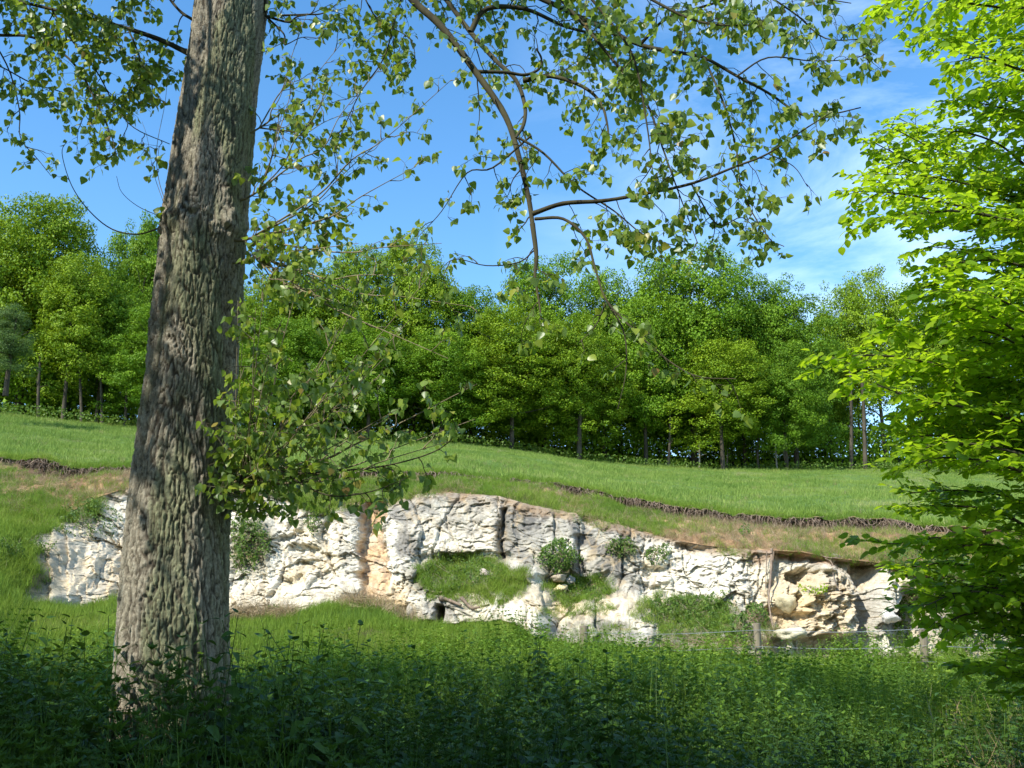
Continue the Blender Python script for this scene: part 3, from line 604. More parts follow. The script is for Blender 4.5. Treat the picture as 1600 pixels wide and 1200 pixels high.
def ridges(ncell, zs, s, warp):
    w1 = warp * fbm(np.cos(A) * 2.2 + 5, Z * 2.6 + np.sin(A) * 2.2, 3, s)
    u = A / (2 * math.pi) * ncell + w1 + .35 * np.sin(Z * 2.1); v = Z * zs + .6 * fbm(np.cos(A) * 3, Z * 3 + np.sin(A) * 3, 2, s + 7)
    # voronoi on a cylinder
    xi, yi = np.floor(u), np.floor(v); f1 = np.full(u.shape, 9.); f2 = f1.copy(); rid = u * 0
    for i in (-1, 0, 1):
        for j in (-1, 0, 1):
            cx, cy = xi + i, yi + j; cw = np.mod(cx, ncell); z0 = cx * 0
            qx = cx + .5 + .8 * (hsh(cw, cy, z0 + s) - .5); qy = cy + .5 + .95 * (hsh(cw, cy, z0 + s + 1) - .5)
            d = np.abs(qx - u) ** 1.0 * 1.0; d = np.hypot(d, (qy - v) * .9); m_ = d < f1
            f2 = np.where(m_, f1, np.minimum(f2, d)); f1 = np.where(m_, d, f1); rid = np.where(m_, hsh(cw, cy, z0 + s + 2), rid)
    return f2 - f1, rid
g1, id1 = ridges(40, 3.2, 201, 1.3); g2, id2 = ridges(130, 9., 211, 2.0)
a01 = A / (2 * math.pi); cy_ = lambda s, k, m_: fbm(np.cos(A) * k + 4, Z * m_ + np.sin(A) * k, 4, s, .55)
F1 = np.abs(np.sin(math.pi * (54 * a01 + 2.6 * cy_(261, 2.4, 2.2)))); F2 = np.abs(np.sin(math.pi * (30 * a01 + 2.1 * Z + 2.2 * cy_(263, 2.2, 2.0)))); F3 = np.abs(np.sin(math.pi * (30 * a01 - 2.1 * Z + 2.2 * cy_(265, 2.2, 2.0))))
brk = fbm(A * 5, Z * 5, 3, 267) * .25
FM = np.minimum(F1 + .12 + brk, np.minimum(F2 + .02 - brk, F3 + .05 + brk * .5))
low = 1 - sstep(2.8, 5.2, Z)                                 # deeper furrows low on the stem
fiss = 1 - sstep(.04, .38 + .16 * low, FM + .10 * fbm(A * 40, Z * 40, 3, 203)); fiss2 = 1 - sstep(.0, .22, g2)
disp = -.017 * fiss * (.5 + .5 * low) + .004 * (id1 - .5) - .0035 * fiss2 + .004 * (id2 - .5) * (1 - fiss)
disp += .030 * fbm(np.cos(A) * 1.6 + 3, Z * .8 + np.sin(A) * 1.6, 3, 221) + .012 * np.sin(A * 7 + 1.5 * np.sin(Z * .7)) + .007 * fbm(A * 60, Z * 18, 3, 225) - .008 * sstep(.2, .4, fbm(A * 34, Z * 12, 3, 226))
zk = P(320, 312, TY)[2] - .25                                # old whorl of branch scars
zk_ = zk + .05 * np.sin(A * 3) + .05 * fbm(np.cos(A) * 2, np.sin(A) * 2, 2, 227)
ring = np.exp(-((Z - zk_) / .07) ** 2); disp += .022 * ring * (fbm(A * 9, Z * 14, 3, 229) + .35)
disp -= .035 * np.exp(-((Z - zk_ + .02) / .022) ** 2) * sstep(-.1, .35, fbm(A * 6, Z * 5, 2, 231))
for (ang, zz, rr) in ((-.6, P(362, 360, TY)[2], .09), (-.15, P(360, 775, TY)[2], .13), (-2.2, zk, .07), (-.9, P(350, 375, TY)[2], .07)):
    da = np.angle(np.exp(1j * (A - ang))) * R; dd = np.hypot(da, Z - zz); disp += .05 * np.exp(-(dd / rr) ** 2) - .03 * np.exp(-(dd / (rr * .4)) ** 2)
disp *= (1 - .6 * sstep(6.6, 7.2, Z))
flare = .04 * np.exp(-(Z + .1) * 2.2) * (1 + .5 * np.cos(A * 5 + 1))
RR = R + disp + np.maximum(flare, 0) * (Z < 1.2)
TV = np.stack([cx_ + RR * np.cos(A), TY + RR * np.sin(A), Z], -1)
i, j = np.meshgrid(np.arange(len(zr) - 1), np.arange(na), indexing='ij'); k = (j + 1) % na
TQ = np.stack([i * na + j, i * na + k, (i + 1) * na + k, (i + 1) * na + j], -1).reshape(-1, 4)
tn, tf = fbm(np.cos(A) * 1.5, Z * 1.2 + np.sin(A) * 1.5, 4, 241), fbm(A * 30, Z * 30, 3, 243)
TC = np.ones(Z.shape + (3,)) * np.array([.40, .365, .275])
TC = lerpc(TC, sstep(.0, .5, id1) * .4, (.26, .235, .18)); TC = lerpc(TC, sstep(.6, 1, id2) * .4, (.42, .375, .28))
alg = sstep(-.05, .35, tn + .5 * np.cos(A + .5) - .25 + .25 * (1 - np.abs(Z - 2.6) / 3)); TC = lerpc(TC, np.clip(alg, 0, 1) * .6, (.21, .25, .11))
TC = lerpc(TC, (1 - sstep(.3, 1.8, Z)) * .25 * sstep(-.3, .2, tf), (.27, .17, .12))
TC = lerpc(TC, np.clip(fiss * 1.3 - .3, 0, 1) * .9, (.06, .048, .035)); TC = lerpc(TC, np.clip(fiss2, 0, 1) * .35, (.12, .095, .065))
TC *= (1 + .25 * tf[..., None])
M_BARK = vcol_mat("poplar_bark", 55, .45, 1.0, .02)
child("trunk", make_mesh("poplar_trunk", TV.reshape(-1, 3), TQ, None, {'col': np.clip(TC, .01, 1).reshape(-1, 3)}, True, [M_BARK]), poplar)

class Leafer:
    def __init__(s): s.p, s.d, s.n, s.s = [], [], [], []
    def add(s, p, d, n, z): s.p.append(p); s.d.append(d); s.n.append(n); s.s.append(z)
    def arr(s): return np.array(s.p), nrm(np.array(s.d)), np.array(s.n), np.array(s.s)
def wander(start, d, L, n=7, jit=.18, grav=-.05):
    p = [np.asarray(start, float)]; d = nrm(d)
    for _ in range(n):
        d = nrm(d + rng.normal(0, jit, 3) + np.array([0, 0, grav])); p.append(p[-1] + d * L / n)
    return np.array(p)
def poplar_leaves(LF, tw, path, dens=1.0, size=.062):
    """short shoots with hanging leaves along the outer part of a twig"""
    n = len(path); L = np.linalg.norm(np.diff(path, axis=0), axis=1).sum()
    cnt = max(1, int(L / .075 * dens + rng.random()))
    for c in range(cnt):
        t = (.25 + .75 * rng.random()) if c else 1.0; f = t * (n - 1); i = min(int(f), n - 2); p = path[i] * (1 - f + i) + path[i + 1] * (f - i)
        for _ in range(rng.integers(1, 4) + (2 if c == 0 else 0)):
            o = rdir() * np.array([1, 1, .7]); o[2] -= .35; o = nrm(o); pl_ = .02 + .04 * rng.random(); q = p + o * pl_
            tw.append((p, q)); d = nrm(o * .55 + np.array([0, 0, -.75]) + rng.normal(0, .35, 3)); LF.add(q, d, rdir(), size * (.6 + .6 * rng.random()))
def petioles(B, tw):
    if not tw: return
    a, b = np.array([t[0] for t in tw]), np.array([t[1] for t in tw]); s = nrm(np.cross(b - a, rdir(len(a)))) * .0011
    V = np.stack([a - s, a + s, b + s, b - s], 1).reshape(-1, 3); B.add(V, np.arange(len(V)).reshape(-1, 4), None, .5)
PT, PTP, LF, PET = Batch(), Batch(), Leafer(), []
def shoots(path, every, L, B, r, updown=-.12, side=None, lv=1, dens=1., bias=None, t0=.12, size=.062):
    """side twigs along a limb"""
    seg = np.diff(path, axis=0); ln = np.linalg.norm(seg, axis=1); tot = ln.sum(); cum = np.r_[0, np.cumsum(ln)]
    s = tot * t0 + rng.random() * every
    while s < tot:
        i = min(np.searchsorted(cum, s) - 1, len(seg) - 1); i = max(i, 0); p = path[i] + seg[i] * (s - cum[i]) / max(ln[i], 1e-6); t = seg[i] / max(ln[i], 1e-6)
        q = rdir(); q = nrm(q - t * q.dot(t)); d = nrm(t * (.35 + .5 * rng.random()) + q * .9 + (0 if bias is None else np.asarray(bias)))
        l = L * (.35 + .9 * rng.random()) * (1.15 - .5 * s / tot)
        w = wander(p, d, l, 7, .20, updown); tube(B, w, r, r * .35, 4 if r > .004 else 3)
        if lv > 0:
            shoots(w, every * .75, L * .45, B, r * .55, updown, None, lv - 1, dens, bias, .15, size)
        poplar_leaves(LF, PET, w, dens, size)
        s += every * (.5 + rng.random())
def px_path(pts, y0, y1, per=5):
    n = len(pts); Ys = np.linspace(y0, y1, n); return catmull([P(a, b, Ys[i]) for i, (a, b) in enumerate(pts)], per)
nb = 0
def limb(pts, y0, y1, r0, r1, every=.16, L=.5, dens=1., att=None, pale=False, lv=1, ud=-.12, bias=None, size=.056, name="branch", bm=None):
    """one traced limb: photo points with a distance at each end; att = height on the trunk where it springs"""
    path = px_path(pts, y0, y1)
    if att is not None:
        s = tpos(att); e = path[0]; d = nrm(e - s); s = s + d * np.interp(att, kz, kr) * .8
        if att < 6.0: pre = catmull([s, s * .5 + e * .5 + np.array([0, 0, -.02]), e], 3)[:-1]
        else: pre = catmull([s, s * .6 + e * .4 + np.array([0, 0, .5]), s * .25 + e * .75 + np.array([0, 0, .25]), e], 3)[:-1]
        path = np.vstack([pre, path])
    Bm = Batch(); tube(Bm, path, r0, r1, 8 if r0 > .015 else 6, lump=.10 if r0 > .01 else 0)
    child(name, Bm.mesh(name, bm or (M_TWIGP if pale else M_TWIG), True), poplar)
    vis = path if att is None else path[6:] if att >= 6 else path
    shoots(vis, every, L, PTP if pale else PT, .0042 if r1 < .008 else .006, ud, None, lv, dens, bias, .05, size)
    return path
# limbs of the crown that hang into the picture (traced)
limb([(600, -60), (645, 0), (690, 42), (745, 115), (790, 182), (812, 250), (826, 310), (832, 350)], 7.0, 6.4, .037, .016, .30, .45, .6, 7.4)
limb([(832, 350), (838, 400), (836, 432), (842, 470), (846, 500)], 6.4, 6.2, .020, .004, .15, .35, .7)
limb([(640, -70), (690, -10), (735, 50), (775, 95), (806, 125), (820, 165), (818, 195), (805, 216)], 7.6, 6.6, .026, .012, .3, .45, .6, 7.8)
limb([(735, 50), (760, 14), (820, 14), (880, 40), (935, 55)], 7.3, 7.4, .026, .010, .14, .5, .9)
limb([(620, -80), (760, -40), (850, 0), (930, 38), (1000, 70), (1060, 82), (1100, 90), (1150, 118), (1200, 145), (1255, 180), (1300, 178), (1345, 168)], 7.8, 6.4, .032, .004, .13, .48, 1.0, 8.2)
limb([(832, 334), (880, 318), (940, 314), (1000, 304), (1080, 287), (1150, 260), (1200, 240), (1260, 200), (1300, 175)], 6.4, 6.0, .018, .003, .15, .45, .9)
limb([(818, 126), (860, 119), (910, 135), (938, 160), (948, 190), (952, 222)], 6.9, 6.5, .020, .006, .13, .42, 1.0)
limb([(746, 112), (790, 113), (820, 117), (842, 108), (846, 92), (838, 76)], 6.8, 6.9, .015, .007, .25, .3, .8)
limb([(836, 342), (880, 342), (915, 372), (930, 420), (948, 470), (985, 510), (1040, 560), (1090, 588), (1150, 592)], 6.4, 5.6, .012, .003, .22, .32, .55)
limb([(948, 470), (930, 510), (905, 535)], 6.1, 6.1, .006, .002, .3, .2, .4)
limb([(948, 470), (975, 520), (978, 580), (965, 640)], 6.1, 5.9, .007, .002, .3, .2, .5)
limb([(860, -20), (930, 60), (970, 110), (1010, 160), (1035, 230), (1060, 300), (1090, 380)], 6.6, 6.0, .014, .003, .13, .40, 1.1)
limb([(900, -30), (950, 30), (990, 90), (1010, 190), (1020, 270)], 5.7, 5.5, .012, .003, .13, .38, 1.1)
limb([(830, 212), (770, 262), (730, 270), (690, 330), (655, 368)], 6.5, 6.5, .008, .002, .16, .32, .7)
limb([(836, 390), (810, 410), (760, 415), (710, 405), (680, 430)], 6.4, 6.2, .006, .002, .24, .28, .6)
limb([(810, 215), (850, 240), (900, 290), (960, 330), (1010, 370), (1060, 385)], 6.5, 6.3, .010, .003, .14, .38, .9)
limb([(1100, 90), (1130, 160), (1150, 230), (1160, 300), (1200, 370), (1225, 385)], 6.6, 6.0, .009, .003, .15, .36, .9)
limb([(1000, 70), (1040, 30), (1100, 10), (1180, -10), (1240, 20), (1290, 60), (1360, 60)], 6.8, 6.2, .014, .003, .12, .45, 1.0)
limb([(1150, 120), (1200, 90), (1270, 95), (1340, 90), (1385, 60)], 6.2, 6.0, .007, .002, .13, .30, .9)
limb([(1080, 287), (1120, 350), (1160, 340), (1190, 370)], 6.2, 6.0, .006, .002, .15, .3, .8)
limb([(1200, 240), (1240, 260), (1262, 292)], 6.1, 6.0, .004, .002, .2, .2, .8)
limb([(930, -40), (1000, -10), (1080, 30), (1150, 40), (1230, 30)], 6.2, 5.6, .014, .003, .12, .45, 1.1)
limb([(1000, -40), (1120, -20), (1230, -10), (1330, 5)], 6.6, 6.1, .012, .003, .12, .4, .9)
limb([(640, -40), (620, 20), (600, 90), (560, 150), (520, 240)], 7.2, 6.9, .014, .003, .15, .42, .9, 6.9)
limb([(520, -60), (560, -20), (590, 30), (640, 60), (650, 100)], 7.0, 7.0, .010, .003, .15, .36, .9, 6.8)
# limbs to the left
limb([(292, 82), (250, 62), (200, 45), (150, 32), (80, 14), (0, -4), (-70, -20)], 7.0, 7.6, .026, .010, .16, .50, 1.0, att=P(300, 92, TY)[2])
limb([(-60, 52), (0, 55), (50, 58), (100, 85), (130, 120), (155, 170), (175, 215), (182, 245)], 7.6, 7.0, .016, .003, .15, .42, .9)
limb([(300, 30), (282, 18), (262, -6), (240, -40)], 7.0, 7.2, .014, .010, .2, .5, 1., att=P(305, 45, TY)[2])
limb([(80, 14), (110, 60), (150, 110), (180, 165), (210, 200), (265, 225)], 7.4, 7.2, .009, .003, .13, .40, 1.0)
limb([(-40, 20), (10, 100), (30, 170), (32, 215), (60, 250), (80, 275)], 7.5, 7.2, .008, .002, .18, .34, .7)
limb([(200, 45), (215, 80), (225, 120), (250, 140)], 7.2, 7.0, .008, .003, .09, .38, 1.4)
limb([(150, 32), (180, 60), (200, 95), (235, 100)], 7.2, 7.3, .007, .003, .09, .38, 1.4)
limb([(250, 356), (215, 366), (175, 358), (140, 330), (112, 290), (97, 240), (105, 220)], 7.0, 6.8, .008, .002, 1.2, .2, .5, att=P(256, 352, TY)[2])
limb([(250, 338), (215, 322), (190, 300), (182, 275)], 7.0, 6.9, .004, .0015, 2.2, .12, .3, att=P(256, 338, TY)[2])
limb([(262, 325), (248, 280), (245, 230), (258, 160), (263, 100)], 6.75, 6.7, .004, .0015, .28, .14, .25, att=P(262, 325, TY)[2], pale=True)
limb([(256, 318), (240, 270), (230, 215), (222, 190)], 6.75, 6.7, .003, .0012, .4, .12, .25, att=P(262, 325, TY)[2], pale=True)
limb([(0, -60), (60, -30), (130, -10), (200, -10), (250, -20)], 7.2, 7.0, .012, .004, .10, .45, 1.2)
limb([(-80, 90), (-10, 100), (50, 130), (110, 150), (140, 190)], 7.9, 7.6, .008, .003, .12, .38, .9)
# epicormic shoots on the right of the trunk (traced fans)
def fan(src_px, tgt, att, y0, y1, r0=.012, every=.20, L=.32, dens=.75, pale=True):
    for (a, b) in tgt:
        sx, sy = src_px; mxp, myp = (sx + a) / 2 + rng.normal(0, 8), (sy + b) / 2 + 18 + rng.normal(0, 8)
        yy = y1 + rng.uniform(-.35, .35)
        limb([(sx, sy), ((sx * 2 + a) / 3, (sy * 2 + b) / 3 + 16), (mxp, myp), ((sx + 2 * a) / 3, (sy + 2 * b) / 3 + 10), (a, b)], y0, yy, r0 * rng.uniform(.7, 1.1), .002, every, L, dens, att, pale, 1, .05, (0, 0, .12), .053)
fan((372, 760), [(745, 600), (742, 655), (560, 470), (470, 430), (640, 500), (420, 560), (700, 690)], P(360, 778, TY)[2], 6.75, 6.3, .014)
fan((385, 745), [(400, 480), (530, 590), (620, 640), (600, 560)], P(360, 785, TY)[2], 6.75, 6.0, .009)
limb([(380, 742), (430, 742), (500, 738), (600, 728), (680, 705), (720, 672)], 6.7, 6.2, .010, .003, .13, .28, .9, att=P(360, 780, TY)[2])
limb([(440, 735), (475, 758), (520, 775), (580, 768), (640, 745)], 6.5, 6.2, .008, .002, .16, .26, .8)
fan((376, 752), [(rng.uniform(400, 700), rng.uniform(430, 680)) for _ in range(7)], P(360, 778, TY)[2], 6.75, 6.2, .007)
fan((392, 372), [(600, 215), (705, 125), (650, 260), (520, 300), (690, 380), (560, 380)], P(372, 372, TY)[2], 6.8, 6.4, .013)
fan((400, 400), [(700, 560), (640, 430), (740, 480), (520, 470), (460, 440)], P(378, 420, TY)[2], 6.8, 6.5, .010)
fan((402, 300), [(520, 130), (600, 100), (470, 90), (440, 180)], P(385, 330, TY)[2], 6.9, 6.7, .010)
fan((405, 200), [(480, 20), (540, 60), (560, 170), (450, 120)], P(392, 220, TY)[2], 7.0, 7.0, .010)
fan((415, 25), [(520, 5), (600, -30), (500, 60)], P(408, 30, TY)[2], 7.0, 7.1, .016, pale=False)
limb([(372, 760), (390, 700), (405, 640), (412, 580), (440, 500)], 6.7, 6.6, .010, .003, .2, .3, .8, att=P(360, 778, TY)[2])
fan((366, 700), [(380, 520), (372, 470)], P(362, 720, TY)[2], 6.6, 6.5, .004, .3, .15, .5)
for k_ in range(4):                                          # boughs on the sunny side, left of the picture, that dapple the trunk
    s = tpos(6.6 + .45 * k_); w = wander(s, (-.74 + .12 * (k_ % 3), -.62 + .1 * (k_ % 2), -.02), 4.2, 9, .07, -.02); Bm = Batch(); tube(Bm, w, .035, .008, 6, lump=.1)
    if True: child("branch", Bm.mesh("branch", M_TWIG, True), poplar)
    for q in range(3, 10):
        for _ in range(3):
            v = wander(w[q], rdir() + np.array([0, 0, -.4]), .8, 5, .25, -.08)
            if to_px(v[-1])[0] > -60 and to_px(v[-1])[1] > -60: continue
            tube(PT, v, .006, .002, 3); poplar_leaves(LF, PET, v, 1.0, .07)
# crown above the picture: real limbs and leaf masses that shade the trunk and the herbs
for k_ in range(9):
    zz = 7.5 + k_ * .52; a = k_ * 2.4 + .4; Lc = 3.5 - .18 * k_; s = tpos(zz); d = np.array([math.cos(a), math.sin(a), .55])
    w = wander(s, d, Lc, 9, .10, -.03); Bm = Batch(); tube(Bm, w, .075 - .003 * k_, .012, 6, lump=.1); child("branch", Bm.mesh("branch", M_TWIG, True), poplar)
    for q in range(3, 10):
        for _ in range(6 if k_ < 7 else 4):
            v = wander(w[q], rdir() + np.array([0, 0, -.1]), .9, 5, .25, -.08); tube(PT, v, .007, .002, 3)
            for c in range(9):
                p = v[rng.integers(1, 6)] + rng.normal(0, .12, 3)
                if to_px(p)[1] > -60 and abs(to_px(p)[0] - 800) < 900: continue
                for _ in range(2): LF.add(p + rng.normal(0, .05, 3), rng.normal(0, .5, 3) + np.array([0, 0, -.8]), rdir(), .105)
petioles(PT, PET)
p_, d_, n_, s_ = LF.arr()
print("poplar leaves", len(p_))
def place_leaves(p_, d_, n_, s_, tpl, material, parent, name, nmax=300, stuffname="foliage"):
    """the nmax nearest leaves in the picture as parts, the rest joined"""
    X, Yp, D = to_px(p_); inview = (X > 5) & (X < 1595) & (Yp > 5) & (Yp < 1195) & (D > .5)
    order = np.argsort(np.where(inview, D / s_, 1e9))[:nmax]; rest = np.ones(len(p_), bool); rest[order] = False
    one = make_mesh(name, tpl[0], None, tpl[1], {'var': np.full(len(tpl[0]), .02)}, False, [material]); pl = Vector(parent.location)
    for i in order:
        y = nrm(d_[i]); x = nrm(np.cross(y, n_[i])); z = np.cross(x, y)
        o = bpy.data.objects.new(name, one); COL.objects.link(o); o.parent = parent
        M = Matrix(((*(x * s_[i])[:1], (y * s_[i])[0], (z * s_[i])[0], p_[i][0] - pl[0]), ((x * s_[i])[1], (y * s_[i])[1], (z * s_[i])[1], p_[i][1] - pl[1]), ((x * s_[i])[2], (y * s_[i])[2], (z * s_[i])[2], p_[i][2] - pl[2]), (0, 0, 0, 1)))
        o.matrix_basis = M
    Bf = Batch(); add_leaves(Bf, tpl, p_[rest], d_[rest], n_[rest], s_[rest], rng.random(rest.sum()))
    child(stuffname, Bf.mesh(stuffname, material), parent, 'stuff')
place_leaves(p_, d_, n_, s_, POPLAR, M_POP, poplar, "leaf")
child("twigs", PT.mesh("twigs", M_TWIG), poplar, 'stuff'); child("pale_twigs", PTP.mesh("pale_twigs", M_TWIGP), poplar, 'stuff')

# ------------------------------------------------------------------ beech coming in from the right
bx = P(1930, 900, 7.5)
beech = link("beech_tree", None, loc=(bx[0], 7.5, 0), label="beech with bright yellow-green spring leaves reaching in from the right edge", cat="tree")
Bm = Batch(); tube(Bm, catmull([(bx[0], 7.5, -.3), (bx[0] + .05, 7.5, 2), (bx[0] - .05, 7.6, 5), (bx[0] + .1, 7.6, 10)], 8), .24, .09, 14, lump=.05); child("trunk", Bm.mesh("beech_trunk", M_PALE, True), beech)
BT, BL = Batch(), Leafer()
def spray(path, L, every=.055, lv=1):
    """flat sprays: alternate twigs left and right of the shoot, leaves held level"""
    seg = np.diff(path, axis=0); ln = np.linalg.norm(seg, axis=1); tot = ln.sum(); cum = np.r_[0, np.cumsum(ln)]; s = .15 * tot; sg = 1
    while s < tot:
        i = min(max(np.searchsorted(cum, s) - 1, 0), len(seg) - 1); t = seg[i] / ln[i]; p = path[i] + seg[i] * (s - cum[i]) / ln[i]
        sd_ = nrm(np.cross(t, (0, 0, 1))) * sg; d = nrm(t * .7 + sd_ * .8 + np.array([0, 0, rng.normal(0, .18)])); l = L * (1.1 - .7 * s / tot) * (.5 + .8 * rng.random())
        w = wander(p, d, l, 5, .12, -.02); tube(BT, w, .0035 if lv else .002, .001, 3)
        if lv: spray(w, L * .5, every * .8, lv - 1)
        k = int(l / .028) + 1; s2 = 1
        for c in range(k):
            f = (c + .6) / k * 5; i2 = min(int(f), 4); q = w[i2] * (1 - f + i2) + w[i2 + 1] * (f - i2); tt_ = nrm(w[i2 + 1] - w[i2]); s_d = nrm(np.cross(tt_, (0, 0, 1))) * s2; s2 = -s2
            dd = nrm(tt_ * .7 + s_d * .8 + np.array([0, 0, rng.normal(-.12, .2)])); BL.add(q, dd, np.array([0, -.15, 1.]) + rng.normal(0, .45, 3), .058 * (.65 + .6 * rng.random()))
        s += every * (.7 + .6 * rng.random()); sg = -sg
def beech_limb(pts, y0, y1, r0, att, L=.34, every=.085):
    path = px_path(pts, y0, y1); s = np.array([bx[0], 7.5, att]); pre = catmull([s, (s + path[0]) / 2 + np.array([0, 0, -.05]), path[0]], 3)[:-1]; path = np.vstack([pre, path])
    Bq = Batch(); tube(Bq, path, r0, .003, 6, lump=.08); child("branch", Bq.mesh("branch", M_TWIG, True), beech)
    spray(path[4:], L, every)
BE = [([(1680, -10), (1600, 12), (1520, 6), (1450, -4), (1395, 0)], 6.0, 5.4), ([(1700, 60), (1620, 60), (1540, 60), (1480, 62), (1440, 40)], 6.6, 6.0), ([(1680, 120), (1600, 110), (1540, 90), (1500, 95)], 5.6, 5.2),
      ([(1700, 190), (1620, 180), (1550, 165), (1500, 155)], 7.0, 6.4), ([(1700, 300), (1620, 270), (1560, 225), (1500, 205), (1480, 212)], 6.3, 5.8),
      ([(1720, 400), (1620, 370), (1540, 335), (1470, 315), (1400, 302), (1322, 298)], 6.2, 5.4), ([(1700, 330), (1600, 320), (1500, 285), (1420, 250), (1350, 215)], 6.8, 6.2), ([(1700, 380), (1600, 350), (1500, 330), (1430, 335), (1370, 345)], 5.8, 5.3),
      ([(1720, 450), (1620, 420), (1540, 395), (1450, 385)], 6.4, 6.0), ([(1720, 520), (1620, 470), (1540, 440), (1480, 440), (1440, 450)], 5.8, 5.4),
      ([(1720, 600), (1600, 560), (1500, 520), (1420, 510), (1380, 512)], 6.2, 5.6), ([(1720, 640), (1600, 610), (1500, 580), (1420, 560), (1350, 555), (1312, 560)], 5.9, 5.2), ([(1720, 620), (1620, 540), (1540, 490), (1480, 475)], 5.4, 5.0),
      ([(1720, 700), (1600, 660), (1500, 635), (1420, 620), (1370, 600)], 5.6, 5.1), ([(1720, 760), (1620, 720), (1540, 690), (1460, 680), (1410, 690)], 6.0, 5.5), ([(1720, 780), (1620, 745), (1540, 720), (1470, 715), (1440, 722)], 5.3, 5.0),
      ([(1720, 860), (1620, 830), (1560, 800), (1480, 790), (1410, 795)], 5.9, 5.5), ([(1720, 900), (1620, 870), (1540, 850), (1460, 840), (1400, 850)], 5.5, 5.1), ([(1720, 950), (1620, 920), (1540, 890), (1470, 880), (1420, 890)], 6.1, 5.7),
      ([(1720, 1000), (1640, 960), (1560, 930), (1500, 925), (1450, 945)], 5.6, 5.2), ([(1720, 1040), (1640, 1010), (1560, 985), (1490, 980)], 6.2, 5.8), ([(1700, 1090), (1620, 1060), (1560, 1040), (1520, 1045)], 5.7, 5.4), ([(1720, 560), (1640, 530), (1580, 450), (1560, 400)], 6.6, 6.4), ([(1720, 240), (1660, 200), (1600, 140), (1560, 120)], 6.0, 5.8)]
for q in range(16):                                           # fill between the traced boughs
    e = BE[rng.integers(0, 24)]; sh_ = rng.uniform(20, 90); dyp = rng.uniform(-45, 45); dY = rng.uniform(-.3, 1.2)
    BE.append(([(a + sh_, b + dyp * (a < 1650)) for a, b in e[0]], e[1] + dY, e[2] + dY))
for q in range(14):
    e = BE[rng.integers(9, 22)]; sh_ = rng.uniform(0, 45); dyp = rng.uniform(-35, 35); dY = rng.uniform(-.2, 1.0)
    BE.append(([(a + sh_, b + dyp * (a < 1650)) for a, b in e[0]], e[1] + dY, e[2] + dY))
for q, (pts, y0, y1) in enumerate(BE):
    p0 = P(*pts[0], y0); beech_limb(pts, y0, y1, .016, max(.8, p0[2] + .1 - .15), .40, .07)
# upper boughs over the right of the picture
for k_ in range(5):
    a = rng.uniform(-1.5, 1.5); s = np.array([bx[0], 7.5, 5 + k_ * .55]); w = wander(s, (math.cos(a), math.sin(a), .25), 3.0, 8, .1, -.02); Bq = Batch(); tube(Bq, w, .03, .006, 5); child("branch", Bq.mesh("branch", M_TWIG, True), beech)
    for q in range(2, 9):
        for _ in range(10):
            c = w[q] + rng.normal(0, .3, 3) * np.array([1, 1, .5])
            if to_px(c)[1] > -40 and abs(to_px(c)[0] - 800) < 850: continue
            for _ in range(7): BL.add(c + rng.normal(0, .10, 3), rng.normal(0, 1, 3) * np.array([1, 1, .3]), np.array([0, 0, 1.]) + rng.normal(0, .4, 3), .06)
p_, d_, n_, s_ = BL.arr(); print("beech leaves", len(p_))
place_leaves(p_, d_, n_, s_, BEECH, M_BEE, beech, "leaf")
child("twigs", BT.mesh("twigs", M_TWIG), beech, 'stuff')

# ------------------------------------------------------------------ woodland on the crest
def crown_mesh(name, seed, H=15., W=7., z0=.16, nclump=230, per=150, leaf=.17, gap=0.):
    """crown = many leafy puffs on an uneven envelope, each of small leaves facing outwards and up"""
    g = np.random.default_rng(seed); Vs = Batch(); cen = []
    lobes = [(g.uniform(-.28, .28) * W, g.uniform(-.28, .28) * W, g.uniform(z0 + .10, .84) * H, g.uniform(.24, .38) * W) for _ in range(12)] + [(g.uniform(-.2, .2) * W, g.uniform(-.2, .2) * W, (z0 + .16) * H, W * .36)] + [(0, 0, H * .80, W * .28), (0, 0, H * .55, W * .36)]
    while len(cen) < nclump:
        lx, ly, lz, lr = lobes[g.integers(0, len(lobes))]; v = g.normal(size=3); v /= np.linalg.norm(v); v[2] = v[2] * 1.25
        c = np.array([lx, ly, lz]) + v * lr * g.uniform(.75, 1.05)
        if c[2] < z0 * H or c[2] > H - .4: continue
        cen.append((c, v))
    for c, v in cen:
        r = g.uniform(.42, .92); n = int(per * r * r * 1.15); u = g.normal(size=(n, 3)); u /= np.linalg.norm(u, axis=1)[:, None]; rr = g.uniform(.35, 1, n) ** .5
        p = c + u * rr[:, None] * np.array([r, r, r * .62]); nn = u * 1.3 + v * .5 + np.array([0, 0, .8]) + g.normal(0, .35, (n, 3)); d = g.normal(size=(n, 3)); d[:, 2] -= .3
        base = g.uniform(0, .72); add_leaves(Vs, RHOMB, p, d, nn, leaf * g.uniform(.7, 1.3, n), base + .25 * g.random(n))
    return Vs.mesh(name, M_FOR[0])
def trunk_mesh(name, seed, H=15., r=.2, lean=.3):
    g = np.random.default_rng(seed); Bm = Batch(); l = g.normal(0, lean, 2)
    tube(Bm, catmull([(0, 0, -.6), (l[0] * .1, l[1] * .1, H * .25), (l[0] * .5, l[1] * .5, H * .55), (l[0], l[1], H * .85)], 5), r, r * .25, 7, lump=.12)
    return Bm.mesh(name, M_WOOD, True)
def limbs_mesh(name, seed, H=15., W=7.):
    g = np.random.default_rng(seed); Bm = Batch()
    for k_ in range(11):
        a = g.random() * 6.28; z = H * g.uniform(.22, .7); d = np.array([math.cos(a), math.sin(a), g.uniform(.5, 1.2)]); p = np.array([0, 0, z]); w = [p]
        for _ in range(5): d = nrm(d + g.normal(0, .18, 3)); w.append(w[-1] + d * W * .09)
        tube(Bm, np.array(w), .07, .02, 5)
    return Bm.mesh(name, M_WOOD, True)
